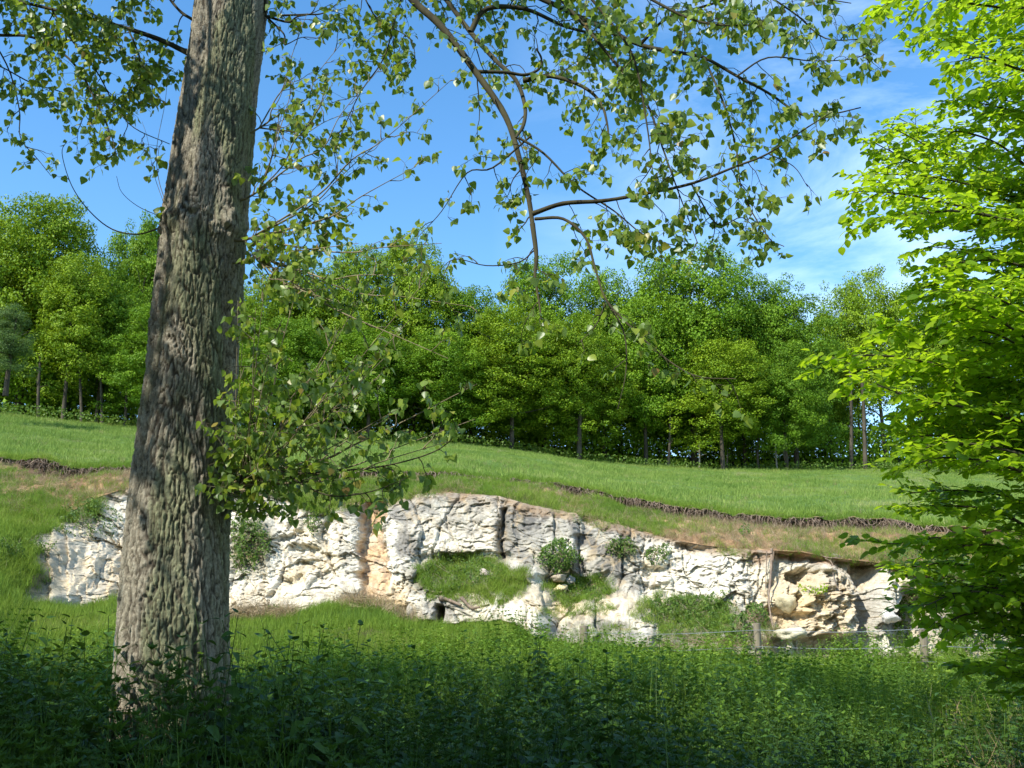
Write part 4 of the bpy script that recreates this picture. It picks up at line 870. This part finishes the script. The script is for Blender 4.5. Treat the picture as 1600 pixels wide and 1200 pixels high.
PROTO = [(crown_mesh("crown_a", 1, 15, 8.0, .13, 560, 170, .165), trunk_mesh("trunk_a", 1), limbs_mesh("limbs_a", 1)),
         (crown_mesh("crown_b", 2, 15, 7.0, .15, 500, 170, .165), trunk_mesh("trunk_b", 2), limbs_mesh("limbs_b", 2)),
         (crown_mesh("crown_c", 3, 15, 8.6, .12, 620, 170, .165), trunk_mesh("trunk_c", 3, r=.26), limbs_mesh("limbs_c", 3)),
         (crown_mesh("crown_d", 4, 15, 5.6, .12, 300, 160, .16), trunk_mesh("trunk_d", 4), limbs_mesh("limbs_d", 4)),
         (crown_mesh("crown_e", 5, 15, 7.6, .30, 400, 150, .15), trunk_mesh("trunk_e", 5, lean=.8), limbs_mesh("limbs_e", 5))]
def hill_z(px, Y):
    b = P(px, interp(BACK, px), interp(BACKY, px)); return b[..., 2] + (Y - b[..., 1]) * .04
def woodland_tree(px, top_py, back, wide, k, m, label, cat="tree", group="trees of the wood on the crest", rot=None):
    Yb = float(interp(BACKY, px)) + back; z = float(hill_z(px, Yb)); x = (px - 800) / F * (Yb * 1.0) * 1.0
    # height so that the top shows at top_py
    zt = P(px, top_py, Yb)[2]; H = zt - z; x = P(px, interp(BACK, px), Yb)[0]
    root = link("woodland_tree", None, loc=(x, Yb, z - .1), label=label, cat=cat, group=group)
    root.rotation_euler = (0, 0, rng.random() * 6.28 if rot is None else rot)
    cr_, tr_, lm_ = PROTO[k]; s = H / 15; sx = wide * (Yb + 2) / F / {0: 8.0, 1: 7.0, 2: 8.6, 3: 5.6, 4: 7.6}[k]
    for nm, me, kd in (("crown", cr_, 'stuff'), ("trunk", tr_, None), ("limbs", lm_, 'stuff')):
        o = link(nm, me, root, kind=kd); o.scale = (sx, sx, s) if nm != "trunk" else (max(sx, .8), max(sx, .8), s)
        if nm == "crown" and m:
            o.material_slots[0].link = 'OBJECT'; o.material_slots[0].material = M_FOR[m]
    return root
WT = [  # photo x of the stem, y of the top, metres behind the wood's edge, width in photo px, crown kind, leaf tint, label
    (28, 292, 4, 210, 2, 1, "tall yellow-green tree at the far left of the crest, highest of the left group"),
    (-70, 310, 5, 220, 0, 1, "yellow-green tree half cut off by the left edge of the picture, in the back row"),
    (98, 385, 0, 130, 1, 1, "lower rounded yellow-green tree right of the tall one at the far left"),
    (5, 470, -9, 70, 3, 2, "pale grey-green small tree at the left picture edge in front of the wood"),
    (150, 400, 2, 140, 0, 0, "mid-green tree left of the gap beside the pointed crown"),
    (206, 322, 4, 75, 3, 0, "narrow pointed green crown just left of the big trunk"),
    (175, 345, 7, 110, 1, 0, "green tree behind the narrow pointed crown, left of the big trunk"),
    (245, 335, 5, 130, 1, 0, "green tree whose crown runs behind the left edge of the big trunk"),
    (310, 380, 6, 150, 2, 0, "tree mostly hidden behind the big poplar trunk"),
    (225, 470, -1, 130, 0, 0, "low front tree at the wood's edge touching the left side of the trunk"),
    (395, 410, 4, 130, 0, 1, "tree directly right of the big trunk behind the leafy shoots"),
    (470, 400, 6, 150, 1, 1, "tree behind the poplar shoots, second right of the trunk"),
    (440, 490, 0, 150, 2, 0, "lower front tree behind the lower poplar shoots"),
    (560, 372, 5, 140, 2, 1, "tall tree behind the right part of the poplar shoots"),
    (645, 352, 4, 150, 0, 1, "tall domed yellow-green tree left of the dip in the skyline"),
    (575, 500, 0, 140, 1, 0, "low front tree behind the tips of the poplar shoots"),
    (735, 438, 4, 130, 1, 0, "low crown in the dip of the skyline left of centre"),
    (690, 500, 0, 150, 0, 0, "front tree below the dip of the skyline, nearest the grass ridge"),
    (850, 392, 5, 150, 2, 0, "broad tree behind the end of the hanging poplar bough at centre"),
    (800, 470, -1, 160, 0, 1, "front tree with bright lower puffs of leaves at picture centre"),
    (945, 408, 5, 130, 1, 0, "tree between the centre trees and the big domed tree"),
    (905, 490, -1, 150, 2, 1, "low front tree with bright clumps right of centre"),
    (1085, 384, 3, 210, 2, 0, "biggest domed green tree right of centre, highest of the right group"),
    (1010, 455, 1, 130, 1, 0, "front tree at the left foot of the biggest domed tree"),
    (1165, 395, 3, 140, 0, 0, "tall tree forming the right shoulder of the biggest domed tree"),
    (1130, 520, -2, 140, 1, 1, "low bushy front tree beneath the biggest domed tree"),
    (1245, 428, 2, 150, 2, 0, "tree at the right end of the dense wood beside the gap of sky"),
    (1230, 520, -1, 120, 0, 0, "low front tree beside the pale leaning stems"),
    (1300, 470, 6, 90, 3, 1, "thin sparse tree in the gap between the wood and the loose crown"),
    (1385, 400, 5, 150, 4, 1, "loose airy tree on bare dark stems, alone right of the gap"),
    (1345, 425, 8, 90, 4, 1, "second bare-stemmed airy tree close left of the loose tree"),
    (1455, 430, 5, 130, 4, 1, "airy tree partly behind the beech leaves at right"),
    (1530, 450, 4, 150, 1, 0, "green tree behind the beech leaves, near the right edge"),
    (1640, 440, 5, 170, 0, 0, "green tree behind the beech, cut by the right edge"),
]
for w in WT: woodland_tree(*w)
# second row, seen as the dark mass between and under the front crowns
for q, px in enumerate(range(-80, 1290, 62)):
    woodland_tree(px + rng.uniform(-12, 12), interp([(0, 400), (240, 430), (480, 470), (700, 480), (760, 500), (1000, 470), (1290, 500)], px) + rng.uniform(-10, 30), 11 + rng.uniform(-1, 3), 130, q % 3, 0,
                  "rear-row tree of the wood seen only as dark foliage and stems between front trees", group="rear trees in the depth of the wood")
# bare stems at the wood's edge
def stem(px, py0, py1, lean, r, label, pale=True):
    Yb = float(interp(BACKY, px)) - .6; z = float(hill_z(px, Yb)); a = P(px, interp(BACK, px), Yb); a[2] = z - .2; b = P(px + lean, py1, Yb + .3); w = catmull([a, (a + b) / 2 + rng.normal(0, .06, 3), b], 4)
    t = link("thin_stem", None, loc=a, label=label, cat="young tree", group="thin bare stems at the edge of the wood"); Bm = Batch(); tube(Bm, w, r, r * .6, 6, lump=.1)
    for _ in range(4):
        k_ = rng.integers(3, len(w)); tube(Bm, wander(w[k_], rng.normal(0, 1, 3) + np.array([0, 0, .8]), .8, 4), r * .35, r * .1, 3)
    child("trunk", Bm.mesh("trunk", M_PALE if pale else M_WOOD, True), t); Bl = Batch(); nn = 60; e = w[-1]
    add_leaves(Bl, RHOMB, e + rng.normal(0, .5, (nn, 3)), rdir(nn), rdir(nn) + np.array([0, 0, .7]), np.full(nn, .14), rng.random(nn)); child("crown", Bl.mesh("crown", M_FOR[0]), t, 'stuff')
stem(1093, 0, 690, 0, .085, "straight pale thin stem standing at the wood's edge under the biggest domed tree")
stem(1214, 0, 690, -3, .075, "left of the two pale stems beside the sky gap, nearly upright")
stem(1232, 0, 695, -7, .075, "right of the two pale stems beside the sky gap, leaning left")
stem(1135, 0, 700, 2, .07, "short brownish stem between the straight pale stem and the leaning pair", False)
stem(1185, 0, 680, 0, .11, "thicker brown stem just left of the leaning pale pair", False)
stem(1330, 0, 560, -2, .16, "dark slender trunk standing alone in the sky gap, left one", False)
stem(1352, 0, 580, -6, .19, "dark slender trunk standing alone in the sky gap, right one", False)
stem(1044, 0, 640, 3, .12, "dark stem at the wood's edge left of the straight pale stem", False)
for px in (60, 128, 160, 195): stem(px, 0, 560, rng.uniform(-6, 6), .12, {60: "dark stem below the tall far left tree", 128: "dark stem in the left wood near the small gap of light", 160: "dark stem between the small light gap and the pointed crown's foot", 195: "dark stem just left of the big poplar trunk at the wood's edge"}[px], False)
# undergrowth along the foot of the wood
U = Batch(); n = 62000
pu = rng.uniform(-80, 1680, n); Yu = interp(BACKY, pu) + rng.uniform(1.8, 14, n); zu = hill_z(pu, Yu)
xu = P(pu, interp(BACK, pu), interp(BACKY, pu))[:, 0] / interp(BACKY, pu) * Yu
gap_ = np.where((pu > 1295) & (pu < 1400), .85, 1.)
zu = zu + np.interp(Yu - interp(BACKY, pu), [0, 3, 7, 12, 17], [0, .1, .9, 2.0, 2.0]); hu = rng.random(n) ** 1.0 * (4.4 + 1.8 * fbm(xu * .3, Yu * .3, 3, 301)) * gap_
add_leaves(U, RHOMB, np.stack([xu, Yu, zu + hu], -1), rdir(n), rdir(n) + np.array([0, -.2, .8]), rng.uniform(.20, .40, n), rng.random(n) * .4)
link("undergrowth", U.mesh("undergrowth", M_FOR[0]), label="low dark undergrowth along the foot of the wood on the crest", cat="undergrowth", kind='stuff')
# grey-green nettle fringe where meadow meets wood
U = Batch(); n = 9000; pu = rng.uniform(-80, 1660, n); Yu = interp(BACKY, pu) - rng.uniform(-1, 3.2, n) * (1 + .5 * np.sin(pu * .02)); bb = P(pu, interp(BACK, pu), interp(BACKY, pu)); zu = bb[:, 2] - np.maximum(bb[:, 1] - Yu, 0) * .10
add_leaves(U, RHOMB, np.stack([bb[:, 0] * Yu / bb[:, 1], Yu, zu + rng.random(n) * .45], -1), rdir(n), rdir(n) + np.array([0, -.2, .9]), rng.uniform(.10, .2, n), rng.random(n) * .6)
link("nettle_fringe", U.mesh("nettle_fringe", M_SHRUB), label="low grey-green nettle fringe between meadow and wood", cat="nettles", kind='stuff')

# ------------------------------------------------------------------ bushes and turf patches on the rock face
def bush(px, py, rx, ry, label, n=500, leaf=.055, cat="shrub", depth=.45, m=None, hump=1., name="rock_shrub"):
    c = surf(px, py)[0]; sc = c[1] / F; B, S = Batch(), Batch(); p = []; g_ = []
    k = int(n * 1.0)
    ang = rng.random(k) * 6.283; r = np.sqrt(rng.random(k)) * (1 + .7 * fbm(np.cos(ang) * 1.6 + px, np.sin(ang) * 1.6, 3, 311)); qx = px + rx * r * np.cos(ang); qy = py + ry * r * np.sin(ang)
    s = surf(qx, qy); hh = rng.random(k) ** .7 * depth * np.sqrt(np.clip(1.15 - r * r, .05, 1)) * hump
    lum = 1 + 1.1 * fbm(qx * .10, qy * .10, 3, 313); k_ok = fbm(qx * .16, qy * .16, 2, 314) > -.35; s, hh, lum = s[k_ok], hh[k_ok], lum[k_ok]; k = len(s)
    s[:, 1] -= hh * lum * .85; s[:, 2] += hh * .45
    out_n = np.stack([rng.normal(0, .5, k), -.5 + rng.normal(0, .4, k), .8 + rng.normal(0, .35, k)], -1)
    add_leaves(B, BEECH if leaf > .07 else NETTLE, s, rng.normal(0, 1, (k, 3)) + np.array([0, -.2, -.3]), out_n, leaf * rng.uniform(.7, 1.3, k), rng.random(k) * .9)
    t = link(name, None, loc=c, label=label, cat=cat)
    child("foliage", B.mesh("foliage", m or M_SHRUB), t, 'stuff')
    for q in range(7):
        e = surf(px + rng.uniform(-.7, .7) * rx, py + rng.uniform(-.7, .5) * ry)[0] + np.array([0, -depth * .6, depth * .4]); b0 = surf(px + rng.normal(0, .15) * rx, py + .6 * ry)[0] + np.array([0, .08, 0])
        tube(S, catmull([b0, (b0 + e) / 2 + rng.normal(0, .05, 3), e], 4), .010, .003, 4)
    child("stems", S.mesh("stems", M_TWIGP), t, 'stuff')
bush(395, 852, 40, 42, "dense green bush clinging to white rock just right of the big trunk", 1500, .06, depth=.6)
bush(372, 880, 18, 24, "small dark bush tight against the trunk's right side on the rock", 400, .05)
bush(492, 822, 15, 11, "tiny bush on the white rock left of the orange channel", 220, .05)
bush(873, 878, 30, 24, "bright yellow-green bush at the middle of the grey rock", 1000, .07, depth=.6)
bush(972, 862, 26, 15, "small bush on a grey ledge right of the bright bush", 500, .05)
bush(1022, 872, 14, 12, "left of two small tufts below the broken turf edge", 200, .05)
bush(1040, 870, 10, 12, "right of two small tufts below the broken turf edge", 160, .05)
bush(1186, 964, 20, 16, "small round bush at the foot of the hanging roots", 450, .055)
bush(1148, 985, 20, 24, "bush at the right end of the creeper ledge", 550, .06)
bush(1162, 836, 12, 10, "tiny plant at the turf edge above the white rock", 150, .05)
bush(1425, 872, 48, 30, "dark bush on the upper rock beside the beech leaves", 1300, .06, depth=.6)
bush(1270, 925, 22, 8, "pale yellow-green sprig lying across the ochre boulders", 120, .07, depth=.3, m=M_BEE)
bush(140, 812, 42, 26, "grassy bush below the bare orange bank at left", 1100, .05)
bush(60, 866, 42, 18, "low bush on the lower left bank", 700, .05)
bush(440, 962, 24, 12, "low bush at the foot of the white rock near the trunk", 450, .05)
bush(560, 962, 30, 10, "low bush at the foot of the orange channel", 400, .05)
bush(1500, 960, 60, 80, "green bush at the right end of the rock face behind the beech", 4200, .07, depth=.9)
bush(1590, 950, 50, 80, "green bush on the rock at the very right edge behind the beech", 3500, .07, depth=.9)
def turf_patch(px, py, rx, ry, n, s, label, creeper=0, kinds=TUFTS, name="turf_patch", cat="grass", tilt=.4):
    ang = rng.random(n) * 6.283; r = np.sqrt(rng.random(n)) * (1 + .3 * fbm(np.cos(ang) * 2 + px, np.sin(ang) * 2, 2, 317)); q = surf(px + rx * r * np.cos(ang), py + ry * r * np.sin(ang))
    q[:, 1] -= .03
    scatter(name, q, rng.uniform(.5, 1.1, n) * s, kinds, label, tilt=tilt, cat=cat)
    if creeper: bush(px, py, rx * .92, ry * .9, label.replace("turf", "leafy creepers") , creeper, .05, cat="creeper", depth=.28, name="creeper")
turf_patch(722, 898, 76, 30, 520, 1.0, "turf on the shelf under the pale grey rock at centre", 1600)
turf_patch(740, 930, 66, 16, 260, .9, "strip of turf along the shelf's lower edge above the log", 0)
turf_patch(905, 922, 52, 24, 320, .9, "turf sloping down right of the bright bush", 500)
turf_patch(800, 910, 30, 24, 180, .9, "turf between the centre shelf and the boulders", 0)
turf_patch(1075, 955, 82, 24, 380, .9, "turf on the long shelf at lower right of the rock", 2600)
turf_patch(1090, 985, 70, 18, 260, .7, "thin turf hanging below the long shelf", 500)
turf_patch(900, 955, 60, 10, 120, .7, "sparse turf band in the yellow rock", 0)
turf_patch(930, 985, 50, 8, 60, .6, "sparse turf above the grey foot of the rock", 0)
turf_patch(510, 782, 52, 22, 420, 1., "turf tongue running down left of the orange channel", 0)
turf_patch(460, 772, 40, 10, 160, .8, "turf clumps over the top of the white rock", 200)
turf_patch(620, 775, 20, 10, 90, .8, "turf clump over the right lip of the orange channel", 0)
turf_patch(40, 812, 70, 40, 900, 1.1, "turf on the left bank below the bare soil", 0)
turf_patch(25, 885, 62, 46, 900, 1.2, "turf on the lowest left bank", 600)
turf_patch(110, 790, 60, 22, 300, .9, "turf rags beneath the eroded left bank", 0)
turf_patch(1200, 990, 24, 20, 90, .6, "turf wisps by the fence post and roots", 0)
turf_patch(430, 968, 60, 10, 260, 1., "straw heap at the foot of the white rock near the trunk", 0, STRAW, "straw_patch", "dry grass", .9)
turf_patch(590, 960, 50, 9, 200, 1., "straw heap below the orange channel", 0, STRAW, "straw_patch", "dry grass", .9)
turf_patch(1090, 1010, 70, 12, 160, .8, "pale dead stems on the scree below the long shelf", 0, STRAW, "straw_patch", "dry grass", .9)
turf_patch(1190, 980, 40, 26, 160, .7, "dead bramble stems round the roots", 0, STRAW, "straw_patch", "dry grass", .9)

n = 2600; qx = rng.uniform(-60, 1600, n); tq = np.interp(qx, [t[0] for t in TOP], [t[1] for t in TOP]) + rng.normal(0, 5, n) + 9 * fbm(qx * .03, qx * 0, 3, 331); k = (np.abs(qx - 583) > 20) & (fbm(qx * .02 + 5, qx * 0, 3, 333) > -.25); q = surf(qx[k], tq[k])
k3 = rng.random(k.sum()) < .6
scatter("edge_grass", q[k3], rng.uniform(.4, .9, k3.sum()), TUFTS, "ragged grass hanging over the top edge of the rock", tilt=.7, cat="grass")
scatter("edge_straw", q[~k3], rng.uniform(.4, .9, (~k3).sum()), STRAW, "dry stems and rootlets hanging over the top edge of the rock", tilt=.9, cat="dry grass")
# loose rocks, log, roots
def stone(px, py, sx, sy, label, col=(.74, .64, .44), dz=.12):
    c = surf(px, py)[0] + np.array([0, -dz, 0]); g = c[1] / F; th, ph = np.meshgrid(np.linspace(0, math.pi, 14), np.arange(22) / 22 * 2 * math.pi, indexing='ij')
    d = np.stack([np.sin(th) * np.cos(ph), np.sin(th) * np.sin(ph), np.cos(th)], -1); gg = np.random.default_rng(int(px)); pn = nrm(gg.normal(size=(11, 3))); q = d * np.minimum(1.25, np.min(.82 / np.maximum(d @ pn.T, .01), -1))[..., None]
    r = 1 + .35 * fbm(d[..., 0] * 2 + px, d[..., 2] * 2 + d[..., 1], 3, int(px)) ; V = q * (r + .05 * fbm(d[..., 0] * 9 + px, d[..., 2] * 9 + d[..., 1] * 5, 3, 7))[..., None] * np.array([sx * g, sx * g * .8, sy * g])
    i, j = np.meshgrid(np.arange(13), np.arange(22), indexing='ij'); Q = np.stack([i * 22 + j, i * 22 + (j + 1) % 22, (i + 1) * 22 + (j + 1) % 22, (i + 1) * 22 + j], -1).reshape(-1, 4)
    link("boulder", make_mesh("boulder", V.reshape(-1, 3), Q, None, {'col': np.ones((14 * 22, 3)) * np.array(col)}, False, [M_ROCK]), loc=c, label=label, cat="boulder", group="boulders on the quarry face")
stone(872, 903, 12, 6, "small brown-grey boulder under the bright bush", (.45, .38, .28)); stone(890, 908, 9, 7, "rounded grey boulder right below the bright bush", (.48, .44, .38)); stone(876, 921, 11, 6, "flat yellow boulder under the bright bush", (.74, .60, .34))
stone(1230, 940, 19, 13, "big cream boulder at top of the right alcove", (.66, .57, .36), .18); stone(1233, 988, 22, 9, "long cream boulder low in the right alcove", (.66, .60, .42), .18); stone(1416, 912, 12, 9, "pale rounded rock beside the dark bush", (.80, .68, .46))
stone(757, 898, 9, 6, "small pale boulder lying in the turf of the centre shelf", (.52, .44, .36)); stone(1392, 965, 14, 9, "white block low in the shaded right corner", (.66, .62, .54)); stone(645, 958, 12, 14, "grey block at the foot right of the orange channel", (.48, .44, .36)); stone(1300, 868, 16, 6, "flat grey slab jutting from the turf edge", (.30, .26, .21))
def rootpiece(pts, r, label, name="root", cat="root", m=M_ROOT):
    B = Batch(); w = catmull([surf(a, b)[0] + np.array([0, -.12 - .05 * rng.random(), 0]) for a, b in pts], 5); tube(B, w, r, r * .5, 7, lump=.25); link(name, B.mesh(name, m, True, w[0]), loc=w[0], label=label, cat=cat)
rootpiece([(690, 938), (705, 940), (722, 946)], .055, "short brown log end poking from under the centre shelf", "dead_log", "log")
rootpiece([(722, 938), (735, 946), (748, 945)], .05, "bent brown log right of the log end under the centre shelf", "dead_log", "log")
for q, (pts, r, lb) in enumerate([([(1203, 858), (1205, 900), (1202, 940), (1206, 985)], .03, "thickest root hanging down the dark vertical edge in the right rock"), ([(1208, 862), (1211, 910), (1209, 960), (1212, 990)], .018, "thin root just right of the thickest hanging root"), ([(1198, 862), (1200, 890), (1199, 930)], .014, "short thin root just left of the thickest hanging root"),
        ([(1290, 872), (1300, 880), (1296, 905), (1300, 930)], .014, "root trailing over the alcove below the flat slab"), ([(1335, 880), (1342, 905), (1338, 940)], .014, "root at the sharp shaded corner right of the alcove"), ([(1240, 850), (1262, 856), (1288, 870), (1310, 872)], .02, "gnarled root lying along the turf edge above the alcove")]): rootpiece(pts, r, lb)
# fringe of fine roots under the turf lip
RB = Batch(); n = 4200; pr = rng.uniform(-40, 1480, n); w_ = np.interp(pr, cols, under); pr = pr[rng.random(n) < w_ * .95]
lp_ = bil(BV, np.interp(pr, cols, np.arange(len(cols))), np.full(len(pr), .965 * (NB - 1)))
for c in lp_:
    c = c + np.array([0, rng.uniform(-.30, .15), rng.uniform(-.04, .05)]); L_ = rng.uniform(.15, .60); tube(RB, wander(c, (rng.normal(0, .7), -.35 + rng.normal(0, .3), -.8), L_, 4, .35, -.15), rng.uniform(.006, .020), .003, 3)
link("root_fringe", RB.mesh("root_fringe", M_ROOT), label="fringe of fine brown roots hanging under the broken turf edge", cat="roots", kind='stuff')

# ------------------------------------------------------------------ wire fence
FY = [(910, 19.2), (1182, 19.4), (1440, 19.0), (1700, 18.6)]
fence = link("wire_fence", None, loc=(0, 19.2, 0), label="post and wire fence at the foot of the rock face behind the herbs", cat="fence")
posts = [(911, 978, .085), (1182, 974, .07), (1440, 972, .075), (1700, 970, .07)]; tops = []
for q, (px, py, r) in enumerate(posts):
    Yp = float(interp(FY, px)); t = P(px, py, Yp); t[2] -= 0; g0 = float(ground_z(t[0], Yp)) - .3; B = Batch(); ln_ = rng.normal(0, .02)
    tube(B, [(t[0] - ln_, Yp, g0), (t[0], Yp, (g0 + t[2]) / 2), (t[0] + ln_, Yp, t[2] - .02), (t[0] + ln_, Yp, t[2])], r, r * .93, 9, lump=.05)
    V = B.V[0]; nV = len(V); B.add(np.vstack([V[-9:], [V[-9:].mean(0) + np.array([0, 0, .012])]]), None, [(i, (i + 1) % 9, 9) for i in range(9)])
    child("post", B.mesh("post", M_POST, False), fence); tops.append(t)
for dz in (.12, .42, .70):
    for a, b in zip(tops[:-1], tops[1:]):
        a2, b2 = a + np.array([0, -.085, -dz]), b + np.array([0, -.085, -dz]); B = Batch(); mid = (a2 + b2) / 2 - np.array([0, 0, .05]); tube(B, catmull([a2, mid, b2], 6), .0045, .0045, 4); child("wire", B.mesh("wire", M_WIRE, True), fence)
# white pebble-like scrap on the left rock, turquoise thing behind the trunk
B = Batch(); c = P(183, 1000, 7.75); th, ph = np.meshgrid(np.linspace(0, math.pi, 14), np.arange(20) / 20 * 2 * math.pi, indexing='ij')
V = np.stack([c[0] + .13 * np.sin(th) * np.cos(ph) * (1 + .12 * np.sin(ph * 3)), 7.75 + .12 * np.sin(th) * np.sin(ph), (c[2] - .02) + .34 * np.cos(th) * (1 + .05 * np.sin(ph * 5))], -1); V[..., 0] += .105
V[..., 2] = np.maximum(V[..., 2], float(ground_z(c[0], 7.75)) )
i, j = np.meshgrid(np.arange(13), np.arange(20), indexing='ij'); B.add(V.reshape(-1, 3), np.stack([i * 20 + j, i * 20 + (j + 1) % 20, (i + 1) * 20 + (j + 1) % 20, (i + 1) * 20 + j], -1).reshape(-1, 4))
link("sack", B.mesh("sack", M_TURQ, True, c), loc=c, label="turquoise sack standing behind the poplar trunk, only its left edge showing", cat="sack")

# ------------------------------------------------------------------ tall plants that stand out in the herb layer
def plant(px, py_top, Y, mesh_f, label, s=1., m=None):
    p = P(px, py_top, Y); g = float(ground_z(p[0], Y)); h = max(p[2] - g, .15); B = Batch(); mesh_f(B); me = B.mesh("tall_herb", m or M_HERB); o = link("tall_herb", me, loc=(p[0], Y, g), label=label, cat="herb"); zs = max(v[2] for v in B.V[0]) if len(B.V) else 1
    zz = max(V[:, 2].max() for V in B.V); o.scale = (h / zz,) * 3; return o
plant(662, 1092, 8.2, lambda B: [herb_cleaver(B, .6) for _ in range(3)], "sunlit cleavers clump alone in the shade at lower centre", m=M_SHRUB)
plant(683, 1108, 8.0, lambda B: herb_cleaver(B, .6), "small sunlit cleavers stem right of the sunlit clump", m=M_SHRUB)
plant(300, 1045, 6.2, lambda B: herb_nettle(B, .7, 7, .09), "single nettle standing in front of the trunk's base")
plant(740, 1000, 16.5, lambda B: [herb_nettle(B, .8, 8, .12) for _ in range(3)], "tallest dark nettles silhouetted at the edge of the bright grass")
plant(380, 1040, 7.2, lambda B: herb_umbel(B, .6), "ferny stem beside the right foot of the trunk")
plant(310, 1020, 6.4, lambda B: herb_nettle(B, .7, 6, .10), "taller thin nettle near the middle of the trunk's foot")
# dead bramble and dry grass at the lower right
n = 900; qx = rng.uniform(1390, 1640, n); Yq = rng.uniform(6.5, 14, n); Xq = (qx - 800) / F * Yq
kk = rng.random(n) < .35 * sstep(1400, 1580, qx)
scatter("dead_grass", np.stack([Xq, Yq, ground_z(Xq, Yq) + .15], -1)[kk], rng.uniform(.7, 1.6, kk.sum()), STRAW, "pale dead grass and bramble stems among the herbs at lower right", tilt=.5, cat="dry grass")

# ------------------------------------------------------------------ trees round the viewpoint whose shade falls on the foreground
TANE = math.tan(SUN_EL)
def shade_tree(gx_, gy_, h, H, W, z0, nclump, label, seed):
    """tree placed so that the part of its crown at height h shades ground point (gx_, gy_); boughs kept clear of the view"""
    x, y = gx_ + SUN_H[0] * h / TANE, gy_ + SUN_H[1] * h / TANE; z = float(ground_z(x, y)); g = np.random.default_rng(seed)
    root = link("shade_tree", None, loc=(x, y, z), label=label, cat="tree", group="trees round the viewpoint")
    Bl, Bt, Bb = Batch(), Batch(), Batch(); o_ = np.array([x, y, z]); k_ = 0; t_ = 0
    while k_ < nclump and t_ < nclump * 6:
        t_ += 1; v = g.normal(size=3); v /= np.linalg.norm(v); c = o_ + np.array([0, 0, (z0 + 1) / 2 * H]) + v * g.uniform(.25, 1) * np.array([W / 2, W / 2, (1 - z0) / 2 * H])
        X, Yq_, D = to_px(c); mg = 60 + 1.1 * F / max(D, .3)
        if (D > 0 and -mg < X < 1600 + mg and -mg < Yq_ < 1200 + mg) or np.linalg.norm(c - np.array([0, 0, EYE])) < 2.0: continue
        k_ += 1; r = g.uniform(.35, .75); n = int(480 * r * r); u = g.normal(size=(n, 3)); u /= np.linalg.norm(u, axis=1)[:, None]
        add_leaves(Bl, RHOMB, c + u * r * g.uniform(.3, 1, n)[:, None] * np.array([1, 1, .6]), g.normal(size=(n, 3)), g.normal(0, .5, (n, 3)) + np.array([0, 0, .9]), .15 * g.uniform(.7, 1.3, n), g.random(n))
        if k_ % 5 == 0: tube(Bb, catmull([o_ + np.array([0, 0, min(c[2] - z, H * .8) * .7]), (o_ + c) / 2 + np.array([0, 0, .4 * (c[2] - z) * .5]), c], 4), .05, .012, 5)
    tube(Bt, catmull([o_ - np.array([0, 0, .4]), o_ + np.array([.1, .05, H * .4]), o_ + np.array([0, .1, H * .9])], 5), .20, .05, 9, lump=.08)
    child("crown", Bl.mesh("shade_crown", M_FOR[0]), root, 'stuff'); child("trunk", Bt.mesh("shade_trunk", M_WOOD, True), root); child("limbs", Bb.mesh("shade_limbs", M_WOOD, True), root, 'stuff')
for q, (a, b, h, H, W, z0, nc, lb) in enumerate([(-4.6, 5.2, 6, 8.5, 6.5, .35, 300, "shade tree behind and left of the viewpoint"), (.2, 4.6, 6.5, 8.5, 5.8, .4, 260, "shade tree directly behind the viewpoint"),
        (3.4, 3.4, 7, 9, 5.0, .5, 170, "smaller shade tree behind and right of the viewpoint"), (-2.2, 13.2, 10.0, 12, 5.2, .5, 240, "tallest shade tree, out on the left level with the poplar"), (-2.0, 9.6, 8, 10, 3.0, .6, 60, "slim shade tree left of the viewpoint"),
        (0, 0, 8, 10, 7.0, .3, 220, "added broad tree blocking sky light some way behind the viewpoint, to the left"), (3.5, -1.2, 8, 10, 7.0, .3, 220, "added broad tree farthest behind the viewpoint, blocking sky light"), (8.6, 3.0, 8, 10, 5.5, .4, 170, "added tree close behind the viewpoint on the right, blocking sky light")]):  # unseen trees added to cut the sky light on the foreground
    shade_tree(a, b, h, H, W, z0, nc, lb, 900 + q)
